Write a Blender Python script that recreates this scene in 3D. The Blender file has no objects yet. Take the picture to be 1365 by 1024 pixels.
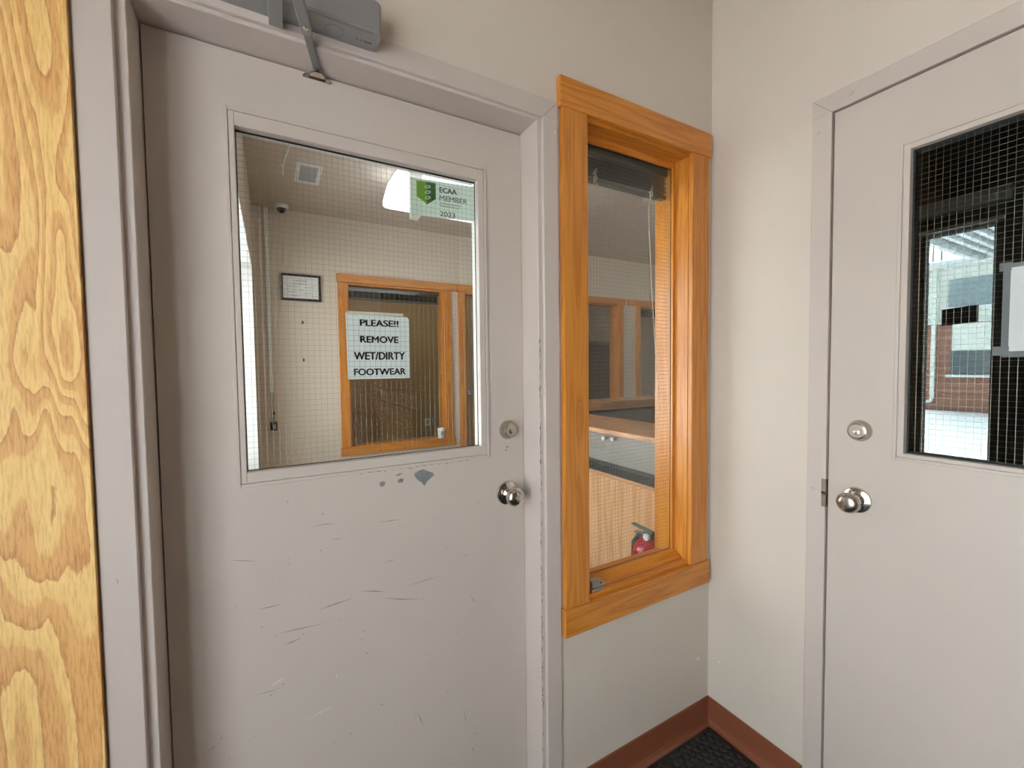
import bpy, bmesh, math, random
from mathutils import Vector, Matrix
random.seed(4)
S = bpy.context.scene
COL = S.collection

# ------------------------------------------------------------------ camera, world, sun, exposure
CAM = Vector((-1.37834, -0.99031, 1.33))
RIGHT = Vector((0.87077903, -0.49153441, -0.01173861))
DOWN = Vector((-0.03000263, -0.02929068, -0.99912056))
FWD = Vector((0.49075831, 0.87036543, -0.04025303))
cd = bpy.data.cameras.new('camera')
cd.sensor_fit = 'HORIZONTAL'
cd.sensor_width = 36.0
cd.lens = 569.2288 / 1365.0 * 36.0
cd.clip_start = 0.01
cd.clip_end = 300
cam = bpy.data.objects.new('camera', cd)
COL.objects.link(cam)
cam.matrix_world = Matrix(((RIGHT.x, -DOWN.x, -FWD.x, CAM.x), (RIGHT.y, -DOWN.y, -FWD.y, CAM.y),
                           (RIGHT.z, -DOWN.z, -FWD.z, CAM.z), (0, 0, 0, 1)))
S.camera = cam

W = bpy.data.worlds.new('sky')
S.world = W
W.use_nodes = True
wn = W.node_tree.nodes
sky = wn.new('ShaderNodeTexSky')
sky.sky_type = 'NISHITA'
sky.sun_disc = False
sky.sun_elevation = math.radians(28)
sky.sun_rotation = math.radians(80)
sky.air_density = 1.0
sky.dust_density = 4.0
sky.ozone_density = 1.0
hs = wn.new('ShaderNodeHueSaturation')
hs.inputs['Saturation'].default_value = 0.30
W.node_tree.links.new(sky.outputs[0], hs.inputs['Color'])
W.node_tree.links.new(hs.outputs[0], wn['Background'].inputs[0])
wn['Background'].inputs[1].default_value = 0.55

sd = bpy.data.lights.new('sun', 'SUN')
sd.energy = 2.0
sd.angle = math.radians(1.0)
sd.color = (1.0, 0.95, 0.88)
sun = bpy.data.objects.new('sun', sd)
COL.objects.link(sun)
sun.rotation_euler = Vector((0.48, 0.70, 0.52)).to_track_quat('Z', 'Y').to_euler()

S.view_settings.view_transform = 'Standard'
S.view_settings.look = 'None'
S.view_settings.gamma = 1.0
S.view_settings.use_curve_mapping = False
S.view_settings.exposure = 1.88

# ------------------------------------------------------------------ materials
def lin(r, g, b):
    def f(c):
        c /= 255.0
        return c / 12.92 if c <= 0.04045 else ((c + 0.055) / 1.055) ** 2.4
    return (f(r), f(g), f(b), 1.0)

def newmat(name):
    m = bpy.data.materials.new(name)
    m.use_nodes = True
    nt = m.node_tree
    return m, nt, nt.nodes['Principled BSDF']

def coords(nt, scale, rot=(0, 0, 0)):
    t = nt.nodes.new('ShaderNodeTexCoord')
    mp = nt.nodes.new('ShaderNodeMapping')
    mp.inputs['Scale'].default_value = scale
    mp.inputs['Rotation'].default_value = rot
    nt.links.new(t.outputs['Object'], mp.inputs['Vector'])
    return mp.outputs['Vector']

def noise(nt, vec, scale=5, detail=3, rough=0.5, dist=0.0):
    n = nt.nodes.new('ShaderNodeTexNoise')
    n.inputs['Scale'].default_value = scale
    n.inputs['Detail'].default_value = detail
    n.inputs['Roughness'].default_value = rough
    n.inputs['Distortion'].default_value = dist
    nt.links.new(vec, n.inputs['Vector'])
    return n.outputs['Fac']

def ramp(nt, fac, stops, mode='LINEAR'):
    r = nt.nodes.new('ShaderNodeValToRGB')
    r.color_ramp.interpolation = mode
    e = r.color_ramp.elements
    while len(e) < len(stops):
        e.new(0.5)
    for el, (p, c) in zip(e, stops):
        el.position = p
        el.color = c
    nt.links.new(fac, r.inputs['Fac'])
    return r.outputs['Color']

def math_(nt, op, a, b=None):
    n = nt.nodes.new('ShaderNodeMath')
    n.operation = op
    for i, v in enumerate((a, b)):
        if v is None:
            continue
        if isinstance(v, (int, float)):
            n.inputs[i].default_value = v
        else:
            nt.links.new(v, n.inputs[i])
    return n.outputs[0]

def mix(nt, fac, a, b, mode='MIX'):
    n = nt.nodes.new('ShaderNodeMix')
    n.data_type = 'RGBA'
    n.blend_type = mode
    for key, v in (('Factor', fac), ('A', a), ('B', b)):
        sock = [s for s in n.inputs if s.name == key and (s.type == 'VALUE' if key == 'Factor' else s.type == 'RGBA')][0]
        if isinstance(v, (int, float, tuple)):
            sock.default_value = v
        else:
            nt.links.new(v, sock)
    return [s for s in n.outputs if s.type == 'RGBA'][0]

def bump(nt, p, h, strength, dist):
    b = nt.nodes.new('ShaderNodeBump')
    b.inputs['Strength'].default_value = strength
    b.inputs['Distance'].default_value = dist
    nt.links.new(h, b.inputs['Height'])
    nt.links.new(b.outputs[0], p.inputs['Normal'])

def plain(name, col, rough=0.5, metal=0.0, var=0.0, vscale=8.0, bmp=0.0, bscale=300.0, spec=None, emit=None):
    m, nt, p = newmat(name)
    p.inputs['Roughness'].default_value = rough
    p.inputs['Metallic'].default_value = metal
    if spec is not None:
        p.inputs['Specular IOR Level'].default_value = spec
    v = coords(nt, (1, 1, 1))
    n1 = noise(nt, v, vscale, 4, 0.6)
    d = var if var else 0.01
    lo = tuple(c * (1 - d) for c in col[:3]) + (1,)
    hi = tuple(min(1, c * (1 + d)) for c in col[:3]) + (1,)
    nt.links.new(ramp(nt, n1, [(0.3, lo), (0.7, hi)]), p.inputs['Base Color'])
    if bmp:
        bump(nt, p, noise(nt, v, bscale, 2, 0.5), bmp, 0.0006)
    if emit:
        p.inputs['Emission Color'].default_value = emit[0]
        p.inputs['Emission Strength'].default_value = emit[1]
    return m

def wood(name, along, pale, mid, dark, ring=9.0, gscale=1.0, rough=0.35, coat=0.3):
    """grain running along one axis"""
    m, nt, p = newmat(name)
    sc = {'x': (0.9, 14, 14), 'y': (14, 0.9, 14), 'z': (14, 14, 0.9)}[along]
    fc = {'x': (8, 260, 260), 'y': (260, 8, 260), 'z': (260, 260, 8)}[along]
    v = coords(nt, tuple(s * gscale for s in sc))
    n1 = noise(nt, v, 1.3, 2, 0.45, 0.5)
    bands = math_(nt, 'PINGPONG', math_(nt, 'MULTIPLY', n1, ring), 0.5)
    bands = math_(nt, 'MULTIPLY', bands, 2.0)
    c = ramp(nt, bands, [(0.0, pale), (0.55, mid), (0.9, dark), (1.0, mid)])
    fine = noise(nt, coords(nt, fc), 1.0, 2, 0.6)
    c2 = mix(nt, 0.35, c, ramp(nt, fine, [(0.3, dark), (0.7, pale)]))
    nt.links.new(c2, p.inputs['Base Color'])
    p.inputs['Roughness'].default_value = rough
    p.inputs['Coat Weight'].default_value = coat
    p.inputs['Coat Roughness'].default_value = 0.25
    bump(nt, p, fine, 0.15, 0.0004)
    return m

def plywood(name):
    m, nt, p = newmat(name)
    n1 = noise(nt, coords(nt, (7.5, 7.5, 1.3)), 1.0, 2.2, 0.5, 0.5)
    jag = noise(nt, coords(nt, (70, 70, 13)), 1.0, 3, 0.65)
    n2 = math_(nt, 'ADD', n1, math_(nt, 'MULTIPLY', jag, 0.035))
    rings = math_(nt, 'FRACT', math_(nt, 'MULTIPLY', n2, 12.0))
    pale, tan = lin(252, 212, 134), lin(230, 172, 102)
    c = ramp(nt, rings, [(0.0, pale), (0.42, lin(246, 202, 122)), (0.50, tan), (0.85, lin(224, 162, 92)), (0.965, lin(200, 132, 70)), (1.0, pale)])
    fine = noise(nt, coords(nt, (340, 340, 34)), 1.0, 2, 0.7)
    c2 = mix(nt, 0.30, c, ramp(nt, fine, [(0.34, lin(176, 112, 58)), (0.52, lin(240, 196, 124)), (0.7, lin(250, 214, 140))]))
    nt.links.new(c2, p.inputs['Base Color'])
    p.inputs['Roughness'].default_value = 0.55
    bump(nt, p, fine, 0.2, 0.0005)
    return m

def glass(name, tint=(0.97, 0.985, 0.975, 1), refl=1.0):
    m = bpy.data.materials.new(name)
    m.use_nodes = True
    nt = m.node_tree
    nt.nodes.remove(nt.nodes['Principled BSDF'])
    out = nt.nodes['Material Output']
    tr = nt.nodes.new('ShaderNodeBsdfTransparent')
    tr.inputs[0].default_value = tint
    gl = nt.nodes.new('ShaderNodeBsdfGlossy')
    gl.inputs['Roughness'].default_value = 0.0
    fr = nt.nodes.new('ShaderNodeLayerWeight')
    fr.inputs[0].default_value = 0.5
    mx = nt.nodes.new('ShaderNodeMixShader')
    nt.links.new(math_(nt, 'ADD', math_(nt, 'MULTIPLY', math_(nt, 'POWER', fr.outputs['Facing'], 5.0), 0.9), 0.04 * refl), mx.inputs[0])
    nt.links.new(tr.outputs[0], mx.inputs[1])
    nt.links.new(gl.outputs[0], mx.inputs[2])
    nt.links.new(mx.outputs[0], out.inputs[0])
    return m

def film(name, col, trans, alpha):
    """thin translucent paper or tape"""
    m = bpy.data.materials.new(name)
    m.use_nodes = True
    nt = m.node_tree
    nt.nodes.remove(nt.nodes['Principled BSDF'])
    out = nt.nodes['Material Output']
    d = nt.nodes.new('ShaderNodeBsdfDiffuse'); d.inputs[0].default_value = col
    t = nt.nodes.new('ShaderNodeBsdfTranslucent'); t.inputs[0].default_value = col
    x = nt.nodes.new('ShaderNodeMixShader'); x.inputs[0].default_value = trans
    nt.links.new(d.outputs[0], x.inputs[1]); nt.links.new(t.outputs[0], x.inputs[2])
    tr = nt.nodes.new('ShaderNodeBsdfTransparent')
    y = nt.nodes.new('ShaderNodeMixShader'); y.inputs[0].default_value = alpha
    nt.links.new(tr.outputs[0], y.inputs[1]); nt.links.new(x.outputs[0], y.inputs[2])
    nt.links.new(y.outputs[0], out.inputs[0])
    return m

M = {}
M['wall'] = plain('wall_paint', lin(210, 198, 184), 0.55, var=0.02, vscale=3, bmp=0.12, bscale=220)
M['lobby'] = plain('lobby_paint', lin(214, 200, 181), 0.6, var=0.02, vscale=3, bmp=0.1, bscale=220)
M['ceil'] = plain('ceiling_paint', lin(206, 192, 175), 0.7, var=0.02)
M['taupe'] = plain('taupe_enamel', lin(199, 187, 176), 0.38, var=0.015, vscale=5, bmp=0.05, bscale=500)
M['taupe2'] = plain('taupe_enamel_frame', lin(199, 186, 176), 0.40, var=0.015, vscale=5, bmp=0.05, bscale=500)
M['primer'] = plain('grey_primer', lin(128, 130, 128), 0.6, var=0.15, vscale=120)
M['scuff'] = plain('scuff_grey', lin(134, 123, 114), 0.6, var=0.1, vscale=60)
M['scufff'] = plain('scuff_faint', lin(182, 171, 158), 0.6)
M['scuffw'] = plain('scuff_pale', lin(238, 234, 226), 0.6)
M['black'] = plain('black_gap', lin(18, 16, 15), 0.7)
M['gasket'] = plain('black_gasket', lin(24, 24, 24), 0.6)
M['cove'] = plain('brown_rubber_cove', lin(132, 76, 52), 0.42, var=0.04, vscale=12)
M['mat'] = plain('dark_rubber_mat', lin(46, 42, 40), 0.75, var=0.35, vscale=40)
M['tile'] = plain('lobby_floor', lin(120, 108, 94), 0.5, var=0.08, vscale=20)
M['chrome'] = plain('satin_chrome', lin(205, 200, 190), 0.16, metal=1.0)
M['nickel'] = plain('brushed_nickel', lin(190, 184, 172), 0.24, metal=1.0, var=0.04, vscale=60)
M['keyface'] = plain('lock_face', lin(228, 224, 214), 0.3, metal=1.0)
M['alum'] = plain('aluminium_spray', lin(158, 158, 158), 0.42, metal=0.55, var=0.02, vscale=60)
M['alum2'] = plain('aluminium_arm', lin(140, 140, 140), 0.35, metal=0.7, var=0.02, vscale=60)
M['ink'] = plain('black_ink', lin(20, 20, 20), 0.7)
M['inkgrey'] = plain('grey_ink', lin(110, 112, 110), 0.7)
M['wire'] = plain('glass_wire', lin(150, 145, 132), 0.30, metal=0.95)
M['glass'] = glass('clear_glass')
M['glassd'] = glass('porch_glass', (0.93, 0.95, 0.94, 1), 0.35)
M['paper'] = film('white_paper', (0.90, 0.93, 0.92, 1), 0.35, 1.0)
M['card'] = film('pale_card', (0.84, 0.92, 0.86, 1), 0.45, 1.0)
M['tape'] = film('clear_tape', (0.86, 0.84, 0.72, 1), 0.4, 0.55)
M['laminate'] = film('clear_laminate', lin(150, 156, 158), 0.3, 0.65)
M['green'] = plain('leaf_green', lin(120, 176, 38), 0.6)
M['green2'] = plain('deep_green', lin(56, 112, 46), 0.6)
M['green3'] = plain('dark_green_ink', lin(38, 64, 44), 0.6)
M['hexwhite'] = plain('white_print', lin(235, 240, 232), 0.6)
FP, FM, FD = lin(217, 144, 56), lin(205, 130, 43), lin(184, 106, 29)
M['fir_z'] = wood('fir_vertical', 'z', FP, FM, FD, 7)
M['fir_x'] = wood('fir_horizontal', 'x', FP, FM, FD, 8)
M['fir_y'] = wood('fir_depth', 'y', FP, FM, FD, 7)
OP, OM, OD = lin(214, 150, 76), lin(192, 124, 54), lin(150, 88, 34)
M['oakc_x'] = wood('counter_wood_x', 'x', lin(222, 166, 110), lin(204, 146, 92), lin(178, 118, 70), 6, 0.8)
M['oakc_z'] = wood('counter_wood_z', 'z', lin(232, 182, 132), lin(218, 164, 112), lin(196, 138, 90), 6, 0.8, 0.45, 0.1)
M['oakc_y'] = wood('counter_wood_y', 'y', lin(226, 172, 122), lin(204, 146, 96), lin(176, 118, 74), 6, 0.8)
M['doorwood'] = wood('door_veneer', 'z', lin(170, 140, 78), lin(150, 120, 62), lin(120, 92, 44), 5, 0.7)
M['backdim'] = wood('bounce_dimming_brown', 'z', lin(112, 88, 66), lin(102, 78, 58), lin(88, 66, 48), 6)  # invented panelling tone, kept dark to weaken bounced light
M['ply'] = plywood('fir_plywood')
M['blind'] = plain('blind_slat', lin(44, 50, 48), 0.38, metal=0.25)
M['blindrail'] = plain('blind_rail', lin(92, 100, 94), 0.4, metal=0.2)
M['cord'] = plain('blind_cord', lin(214, 208, 192), 0.7)
M['steel'] = plain('latch_steel', lin(178, 172, 164), 0.32, metal=0.9)
M['white'] = plain('white_plastic', lin(232, 232, 226), 0.45)
M['blackp'] = plain('black_plastic', lin(26, 26, 27), 0.4)
M['greyface'] = plain('grey_face', lin(170, 172, 172), 0.35)
M['red'] = plain('extinguisher_red', lin(170, 22, 34), 0.25, var=0.02)
M['darkgreen'] = plain('extinguisher_valve', lin(96, 120, 110), 0.35, metal=0.5)
M['hose'] = plain('black_hose', lin(40, 44, 44), 0.5)
M['greylam'] = plain('grey_laminate', lin(150, 144, 136), 0.35, var=0.03, vscale=30)
M['darkedge'] = plain('black_edge', lin(34, 40, 42), 0.35)
M['office'] = plain('office_paint', lin(186, 154, 108), 0.6, var=0.03, vscale=3)
M['partition'] = plain('dark_partition', lin(92, 66, 46), 0.7, var=0.06, vscale=80)
M['porch'] = plain('porch_shade_tone', lin(22, 21, 21), 0.8)  # near-black colour stands in for the porch's lack of light
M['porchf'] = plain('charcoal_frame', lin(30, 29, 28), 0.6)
M['greyhead'] = plain('grey_header', lin(132, 128, 120), 0.5)
M['snow'] = plain('snow', lin(246, 247, 250), 0.8, var=0.02, vscale=1.2, bmp=0.4, bscale=6)
M['siding'] = plain('white_siding', lin(226, 228, 220), 0.5, var=0.02)
M['pane'] = plain('tinted_window', lin(136, 150, 154), 0.15, var=0.03)
M['pane2'] = plain('dark_window', lin(88, 98, 104), 0.15, var=0.1, vscale=2)
M['canopyd'] = plain('canopy_deck', lin(70, 78, 84), 0.5)
M['canopyr'] = plain('canopy_rib', lin(222, 226, 228), 0.5)
M['lens'] = plain('lamp_lens', lin(240, 244, 252), 0.4, emit=((0.84, 0.90, 1.0, 1), 0.58))
M['lens2'] = plain('office_fill_lens', lin(240, 238, 230), 0.4, emit=((1.0, 0.93, 0.82, 1), 1.3))  # glow of the added office lamp
M['exterior'] = plain('exterior_render', lin(180, 172, 160), 0.8)

def brickmat():
    m, nt, p = newmat('red_brick')
    t = nt.nodes.new('ShaderNodeTexCoord')
    mp = nt.nodes.new('ShaderNodeMapping')
    mp.inputs['Rotation'].default_value = (math.radians(90), 0, math.radians(90))
    nt.links.new(t.outputs['Object'], mp.inputs['Vector'])
    b = nt.nodes.new('ShaderNodeTexBrick')
    b.inputs['Color1'].default_value = lin(158, 112, 94)
    b.inputs['Color2'].default_value = lin(144, 100, 84)
    b.inputs['Mortar'].default_value = lin(190, 172, 158)
    b.inputs['Scale'].default_value = 2.2
    nt.links.new(mp.outputs[0], b.inputs['Vector'])
    nt.links.new(b.outputs[0], p.inputs['Base Color'])
    p.inputs['Roughness'].default_value = 0.85
    return m
M['brick'] = brickmat()

# ------------------------------------------------------------------ mesh helpers
def link(name, me, mat, parent=None, smooth=False):
    me.name = name
    if mat:
        me.materials.append(M[mat] if isinstance(mat, str) else mat)
    if smooth:
        for f in me.polygons:
            f.use_smooth = True
        me.set_sharp_from_angle(angle=math.radians(38))
    o = bpy.data.objects.new(name, me)
    COL.objects.link(o)
    if parent is not None:
        o.parent = parent
        o.matrix_parent_inverse = Matrix.Translation(-ROOTLOC.get(parent.name, Vector()))
    return o

ROOTLOC = {}

def from_bm(name, bm, mat, parent=None, smooth=False):
    bmesh.ops.recalc_face_normals(bm, faces=bm.faces)
    me = bpy.data.meshes.new(name)
    bm.to_mesh(me)
    bm.free()
    o = link(name, me, mat, parent, smooth)
    return o

def tag(o, label, cat, group=None, kind=None):
    o['label'] = label
    o['category'] = cat
    if group:
        o['group'] = group
    if kind:
        o['kind'] = kind
    return o

def root(name, loc, label, cat, group=None, kind=None):
    o = bpy.data.objects.new(name, None)
    COL.objects.link(o)
    o.location = loc
    o.empty_display_size = 0.05
    ROOTLOC[o.name] = Vector(loc)
    return tag(o, label, cat, group, kind)

def addbox(bm, lo, hi):
    x0, y0, z0 = lo
    x1, y1, z1 = hi
    v = [bm.verts.new(c) for c in ((x0, y0, z0), (x1, y0, z0), (x1, y1, z0), (x0, y1, z0), (x0, y0, z1), (x1, y0, z1), (x1, y1, z1), (x0, y1, z1))]
    for f in ((0, 3, 2, 1), (4, 5, 6, 7), (0, 1, 5, 4), (1, 2, 6, 5), (2, 3, 7, 6), (3, 0, 4, 7)):
        bm.faces.new([v[i] for i in f])
    return v

def box(name, lo, hi, mat, parent=None, bev=0.0, seg=2):
    lo, hi = [min(a, b) for a, b in zip(lo, hi)], [max(a, b) for a, b in zip(lo, hi)]
    bm = bmesh.new()
    addbox(bm, lo, hi)
    if bev:
        bmesh.ops.bevel(bm, geom=bm.edges[:], offset=bev, segments=seg, affect='EDGES', profile=0.5)
    return from_bm(name, bm, mat, parent, smooth=False)

def prism(name, poly, axis, a, b, mat, parent=None, bev=0.0, smooth=False):
    """poly: 2-D points; axis 'x': (y,z), 'y': (x,z), 'z': (x,y)"""
    def P(u, v, w):
        return {'x': (w, u, v), 'y': (u, w, v), 'z': (u, v, w)}[axis]
    bm = bmesh.new()
    A = [bm.verts.new(P(u, v, a)) for u, v in poly]
    B = [bm.verts.new(P(u, v, b)) for u, v in poly]
    bm.faces.new(A)
    bm.faces.new(B[::-1])
    n = len(poly)
    for i in range(n):
        bm.faces.new((A[i], A[(i + 1) % n], B[(i + 1) % n], B[i]))
    if bev:
        bmesh.ops.bevel(bm, geom=bm.edges[:], offset=bev, segments=2, affect='EDGES')
    return from_bm(name, bm, mat, parent, smooth)

def lathe(name, prof, org, axis, mat, parent=None, seg=32, smooth=True, sharp=None):
    ax = Vector(axis).normalized()
    u = ax.orthogonal().normalized()
    w = ax.cross(u)
    org = Vector(org)
    bm = bmesh.new()
    rings = []
    for r, h in prof:
        if r < 1e-6:
            rings.append([bm.verts.new(org + ax * h)])
        else:
            rings.append([bm.verts.new(org + ax * h + (u * math.cos(t) + w * math.sin(t)) * r) for t in [2 * math.pi * i / seg for i in range(seg)]])
    for A, B in zip(rings, rings[1:]):
        if len(A) == 1 and len(B) == 1:
            continue
        for i in range(seg):
            j = (i + 1) % seg
            if len(A) == 1:
                bm.faces.new((A[0], B[i], B[j]))
            elif len(B) == 1:
                bm.faces.new((A[i], A[j], B[0]))
            else:
                bm.faces.new((A[i], A[j], B[j], B[i]))
    for R in (rings[0], rings[-1]):
        if len(R) > 1:
            bm.faces.new(R)
    o = from_bm(name, bm, mat, parent, smooth)
    if sharp:
        o.data.set_sharp_from_angle(angle=math.radians(sharp))
    return o

def addtube(bm, pts, r, seg=8, cap=True):
    pts = [Vector(p) for p in pts]
    prev = None
    rings = []
    for i, p in enumerate(pts):
        d = (pts[min(i + 1, len(pts) - 1)] - pts[max(i - 1, 0)]).normalized()
        if prev is None:
            u = d.orthogonal().normalized()
        else:
            u = (prev - d * prev.dot(d)).normalized()
        prev = u
        w = d.cross(u)
        rr = r[i] if isinstance(r, (list, tuple)) else r
        rings.append([bm.verts.new(p + (u * math.cos(t) + w * math.sin(t)) * rr) for t in [2 * math.pi * k / seg for k in range(seg)]])
    for A, B in zip(rings, rings[1:]):
        for i in range(seg):
            bm.faces.new((A[i], A[(i + 1) % seg], B[(i + 1) % seg], B[i]))
    if cap:
        bm.faces.new(rings[0][::-1])
        bm.faces.new(rings[-1])

def tube(name, pts, r, mat, parent=None, seg=8):
    bm = bmesh.new()
    addtube(bm, pts, r, seg)
    return from_bm(name, bm, mat, parent, True)

def wall(name, axis, c0, c1, u0, u1, z0, z1, holes, mat, label, cat='wall'):
    """connected slab with openings; axis 'y': faces look along y, u = x"""
    us = sorted({u0, u1, *[h[i] for h in holes for i in (0, 1)]})
    zs = sorted({z0, z1, *[h[i] for h in holes for i in (2, 3)]})
    def solid(i, j):
        if not (0 <= i < len(us) - 1 and 0 <= j < len(zs) - 1):
            return False
        a, b = (us[i] + us[i + 1]) / 2, (zs[j] + zs[j + 1]) / 2
        return not any(h[0] < a < h[1] and h[2] < b < h[3] for h in holes)
    bm = bmesh.new()
    V = {}
    def v(i, j, k):
        if (i, j, k) not in V:
            c = (c0, c1)[k]
            V[i, j, k] = bm.verts.new((us[i], c, zs[j]) if axis == 'y' else (c, us[i], zs[j]))
        return V[i, j, k]
    for i in range(len(us) - 1):
        for j in range(len(zs) - 1):
            if not solid(i, j):
                continue
            for k in (0, 1):
                bm.faces.new((v(i, j, k), v(i + 1, j, k), v(i + 1, j + 1, k), v(i, j + 1, k)))
            for di, dj, a, b in ((-1, 0, (i, j), (i, j + 1)), (1, 0, (i + 1, j), (i + 1, j + 1)), (0, -1, (i, j), (i + 1, j)), (0, 1, (i, j + 1), (i + 1, j + 1))):
                if not solid(i + di, j + dj):
                    bm.faces.new((v(*a, 0), v(*b, 0), v(*b, 1), v(*a, 1)))
    o = from_bm(name, bm, mat)
    if label:
        tag(o, label, cat, kind='structure')
    return o

def ring4(names, axis, c0, c1, u0, u1, z0, z1, wd, mats, parent, bev=0.0):
    """four bars around a rectangle, outside u0..u1, z0..z1; wd = bar width"""
    def bx(n, ua, ub, za, zb, m):
        lo, hi = ((ua, c0, za), (ub, c1, zb)) if axis == 'y' else ((c0, ua, za), (c1, ub, zb))
        return box(n, lo, hi, m, parent, bev)
    return [bx(names, u0, u0 + wd, z0 + wd, z1 - wd, mats[0]), bx(names, u1 - wd, u1, z0 + wd, z1 - wd, mats[0]),
            bx(names, u0, u1, z1 - wd, z1, mats[1]), bx(names, u0, u1, z0, z0 + wd, mats[1])]

def wire_mesh(name, axis, c, u0, u1, z0, z1, parent, step=0.0127, r=0.00028):
    bm = bmesh.new()
    def bar(ua, ub, za, zb, cc):
        um, zm = (ua + ub) / 2, (za + zb) / 2
        pa, pb = ((um, za), (um, zb)) if zb - za > ub - ua else ((ua, zm), (ub, zm))
        q = [(p[0], cc, p[1]) if axis == 'y' else (cc, p[0], p[1]) for p in (pa, pb)]
        addtube(bm, q, r, 6, False)
    u = u0 + step * 0.6
    while u < u1:
        bar(u - r, u + r, z0, z1, c)
        u += step
    z = z0 + step * 0.5
    while z < z1:
        bar(u0, u1, z - r, z + r, c + r)
        z += step
    o = from_bm(name, bm, 'wire', parent, True)
    o['kind'] = 'stuff'
    return o

def text(name, s, x, y, z, width, height, mat, parent, bold=0.0, axis='y', slant=0.0, thick=0.0002):
    cu = bpy.data.curves.new(name, 'FONT')
    cu.body = s
    cu.size = 1.0
    cu.extrude = 0.0
    tmp = bpy.data.objects.new(name + '_src', cu)
    COL.objects.link(tmp)
    dg = bpy.context.evaluated_depsgraph_get()
    me = bpy.data.meshes.new_from_object(tmp.evaluated_get(dg))
    bpy.data.objects.remove(tmp)
    bpy.data.curves.remove(cu)
    bm = bmesh.new()
    bm.from_mesh(me)
    if bold:
        g0 = bm.verts[:] + bm.edges[:] + bm.faces[:]
        for dx, dy in ((-bold, 0.0), (bold, 0.0), (0.0, bold * 0.6), (0.0, -bold * 0.6)):
            r_ = bmesh.ops.duplicate(bm, geom=g0)
            bmesh.ops.translate(bm, vec=(dx, dy, 0), verts=[e for e in r_['geom'] if isinstance(e, bmesh.types.BMVert)])
    bm.to_mesh(me)
    bm.free()
    xs = [v.co.x for v in me.vertices]
    ys = [v.co.y for v in me.vertices]
    ax, bx_, ay, by = min(xs), max(xs), min(ys), max(ys)
    for v in me.vertices:
        uu = (v.co.x - ax) / (bx_ - ax) * width
        vv = (v.co.y - ay) / (by - ay) * height + uu * slant
        v.co = (x + uu, y, z + vv)
    me.materials.clear()
    o = link(name, me, mat, parent)
    return o

def screw(x, y, z, d, parent, mat='taupe2'):
    o = lathe('screw', [(0.0052, 0), (0.0050, 0.0012), (0.0034, 0.0018), (0.0018, 0.0014), (0, 0.0008)], (x, y, z), d, mat, parent, 12)
    return o

# ------------------------------------------------------------------ shell: floor, ceilings, walls
H = 2.60
tag(box('floor', (-2.40, -2.10, -0.15), (1.62, 0.13, 0.0), 'mat'), 'dark vestibule floor under the rubber matting', 'floor', kind='structure')
tag(box('floor_lobby', (-1.62, 0.13, -0.15), (3.45, 6.2, 0.0), 'tile'), 'lobby floor beyond the glazed door', 'floor', kind='structure')
tag(box('ceiling', (-2.40, -2.10, H), (1.62, 0.13, H + 0.2), 'ceil'), 'beige vestibule ceiling', 'ceiling', kind='structure')
prism('ceiling_lobby', [(-1.75, 0.13), (1.62, 0.13), (1.62, 1.30), (3.45, 1.30), (3.45, 6.2), (-1.75, 6.2)], 'z', H, H + 0.2, 'ceil')
tag(bpy.data.objects['ceiling_lobby'], 'beige lobby ceiling seen through the glazed door', 'ceiling', kind='structure')

D1L, D1R, D1T = -1.622, -0.695, 2.030      # rough opening for door 1
WX0, WX1, WZ0, WZ1 = -0.590, -0.104, 0.610, 2.050
wall('wall_front', 'y', 0.0, 0.13, -2.40, 0.13, 0.0, H, [(D1L, D1R, -1, D1T), (WX0, WX1, WZ0, WZ1)], 'wall', 'beige painted wall holding the wired glass door and the wooden window')
D2A, D2B, D2T = -1.285, -0.352, 2.048
wall('wall_right', 'x', 0.0, 0.13, -2.10, 0.0, 0.0, H, [(D2A, D2B, -1, D2T)], 'wall', 'beige painted wall right of the corner around the second door')
wall('wall_left', 'x', -2.40, -2.25, -2.10, 0.0, 0.0, H, [(-2.05, -0.42, 0.10, 2.20)], 'wall', 'vestibule wall with the large glazed opening to outdoors')
wall('wall_back', 'y', -2.25, -2.10, -2.40, 1.62, 0.0, H, [], 'backdim', 'unseen vestibule wall behind the camera, dark wood added to cut bounce light')  # dark wood made up here to weaken and warm bounced light
tag(box('trim_ceiling', (-0.012, -2.1, H - 0.012), (0.0, 0.0, H), 'wall'), 'thin painted bead where the right wall meets the ceiling', 'trim', kind='structure')

# lobby
FY = 2.89
wall('wall_lobby_left', 'x', -1.725, -1.475, 0.13, 6.2, 0.0, H, [(0.45, 2.52, 0.60, 2.06)], 'lobby', 'lobby wall with the deep daylit window recess, left of the framed certificate')
HW2 = (-0.795, 0.071, 0.655, 2.062)
HD3 = (0.288, 1.150, -1, 2.062)
HW3 = (1.250, 2.290, 0.655, 2.062)
HW4 = (2.654, 3.25, 0.655, 2.062)
wall('wall_lobby_far', 'y', FY, FY + 0.13, -1.475, 3.30, 0.0, H, [HW2, HD3, HW3, HW4], 'lobby', 'far lobby wall with the certificate and wood framed interior windows')
wall('wall_lobby_right', 'x', 3.30, 3.45, 1.30, 6.2, 0.0, H, [], 'lobby', 'right end wall of the lobby and offices')
wall('wall_lobby_jog', 'y', 1.15, 1.30, 1.62, 3.45, 0.0, H, [], 'exterior', 'outer wall of the lobby where it steps back')
wall('wall_lobby_side', 'x', 1.50, 1.62, 0.13, 1.30, 0.0, H, [], 'lobby', 'short lobby wall behind the reception counter')
wall('wall_office_far', 'y', 5.0, 5.12, -1.475, 3.30, 0.0, H, [], 'office', 'tan back wall of the office seen through the lobby window')
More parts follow.
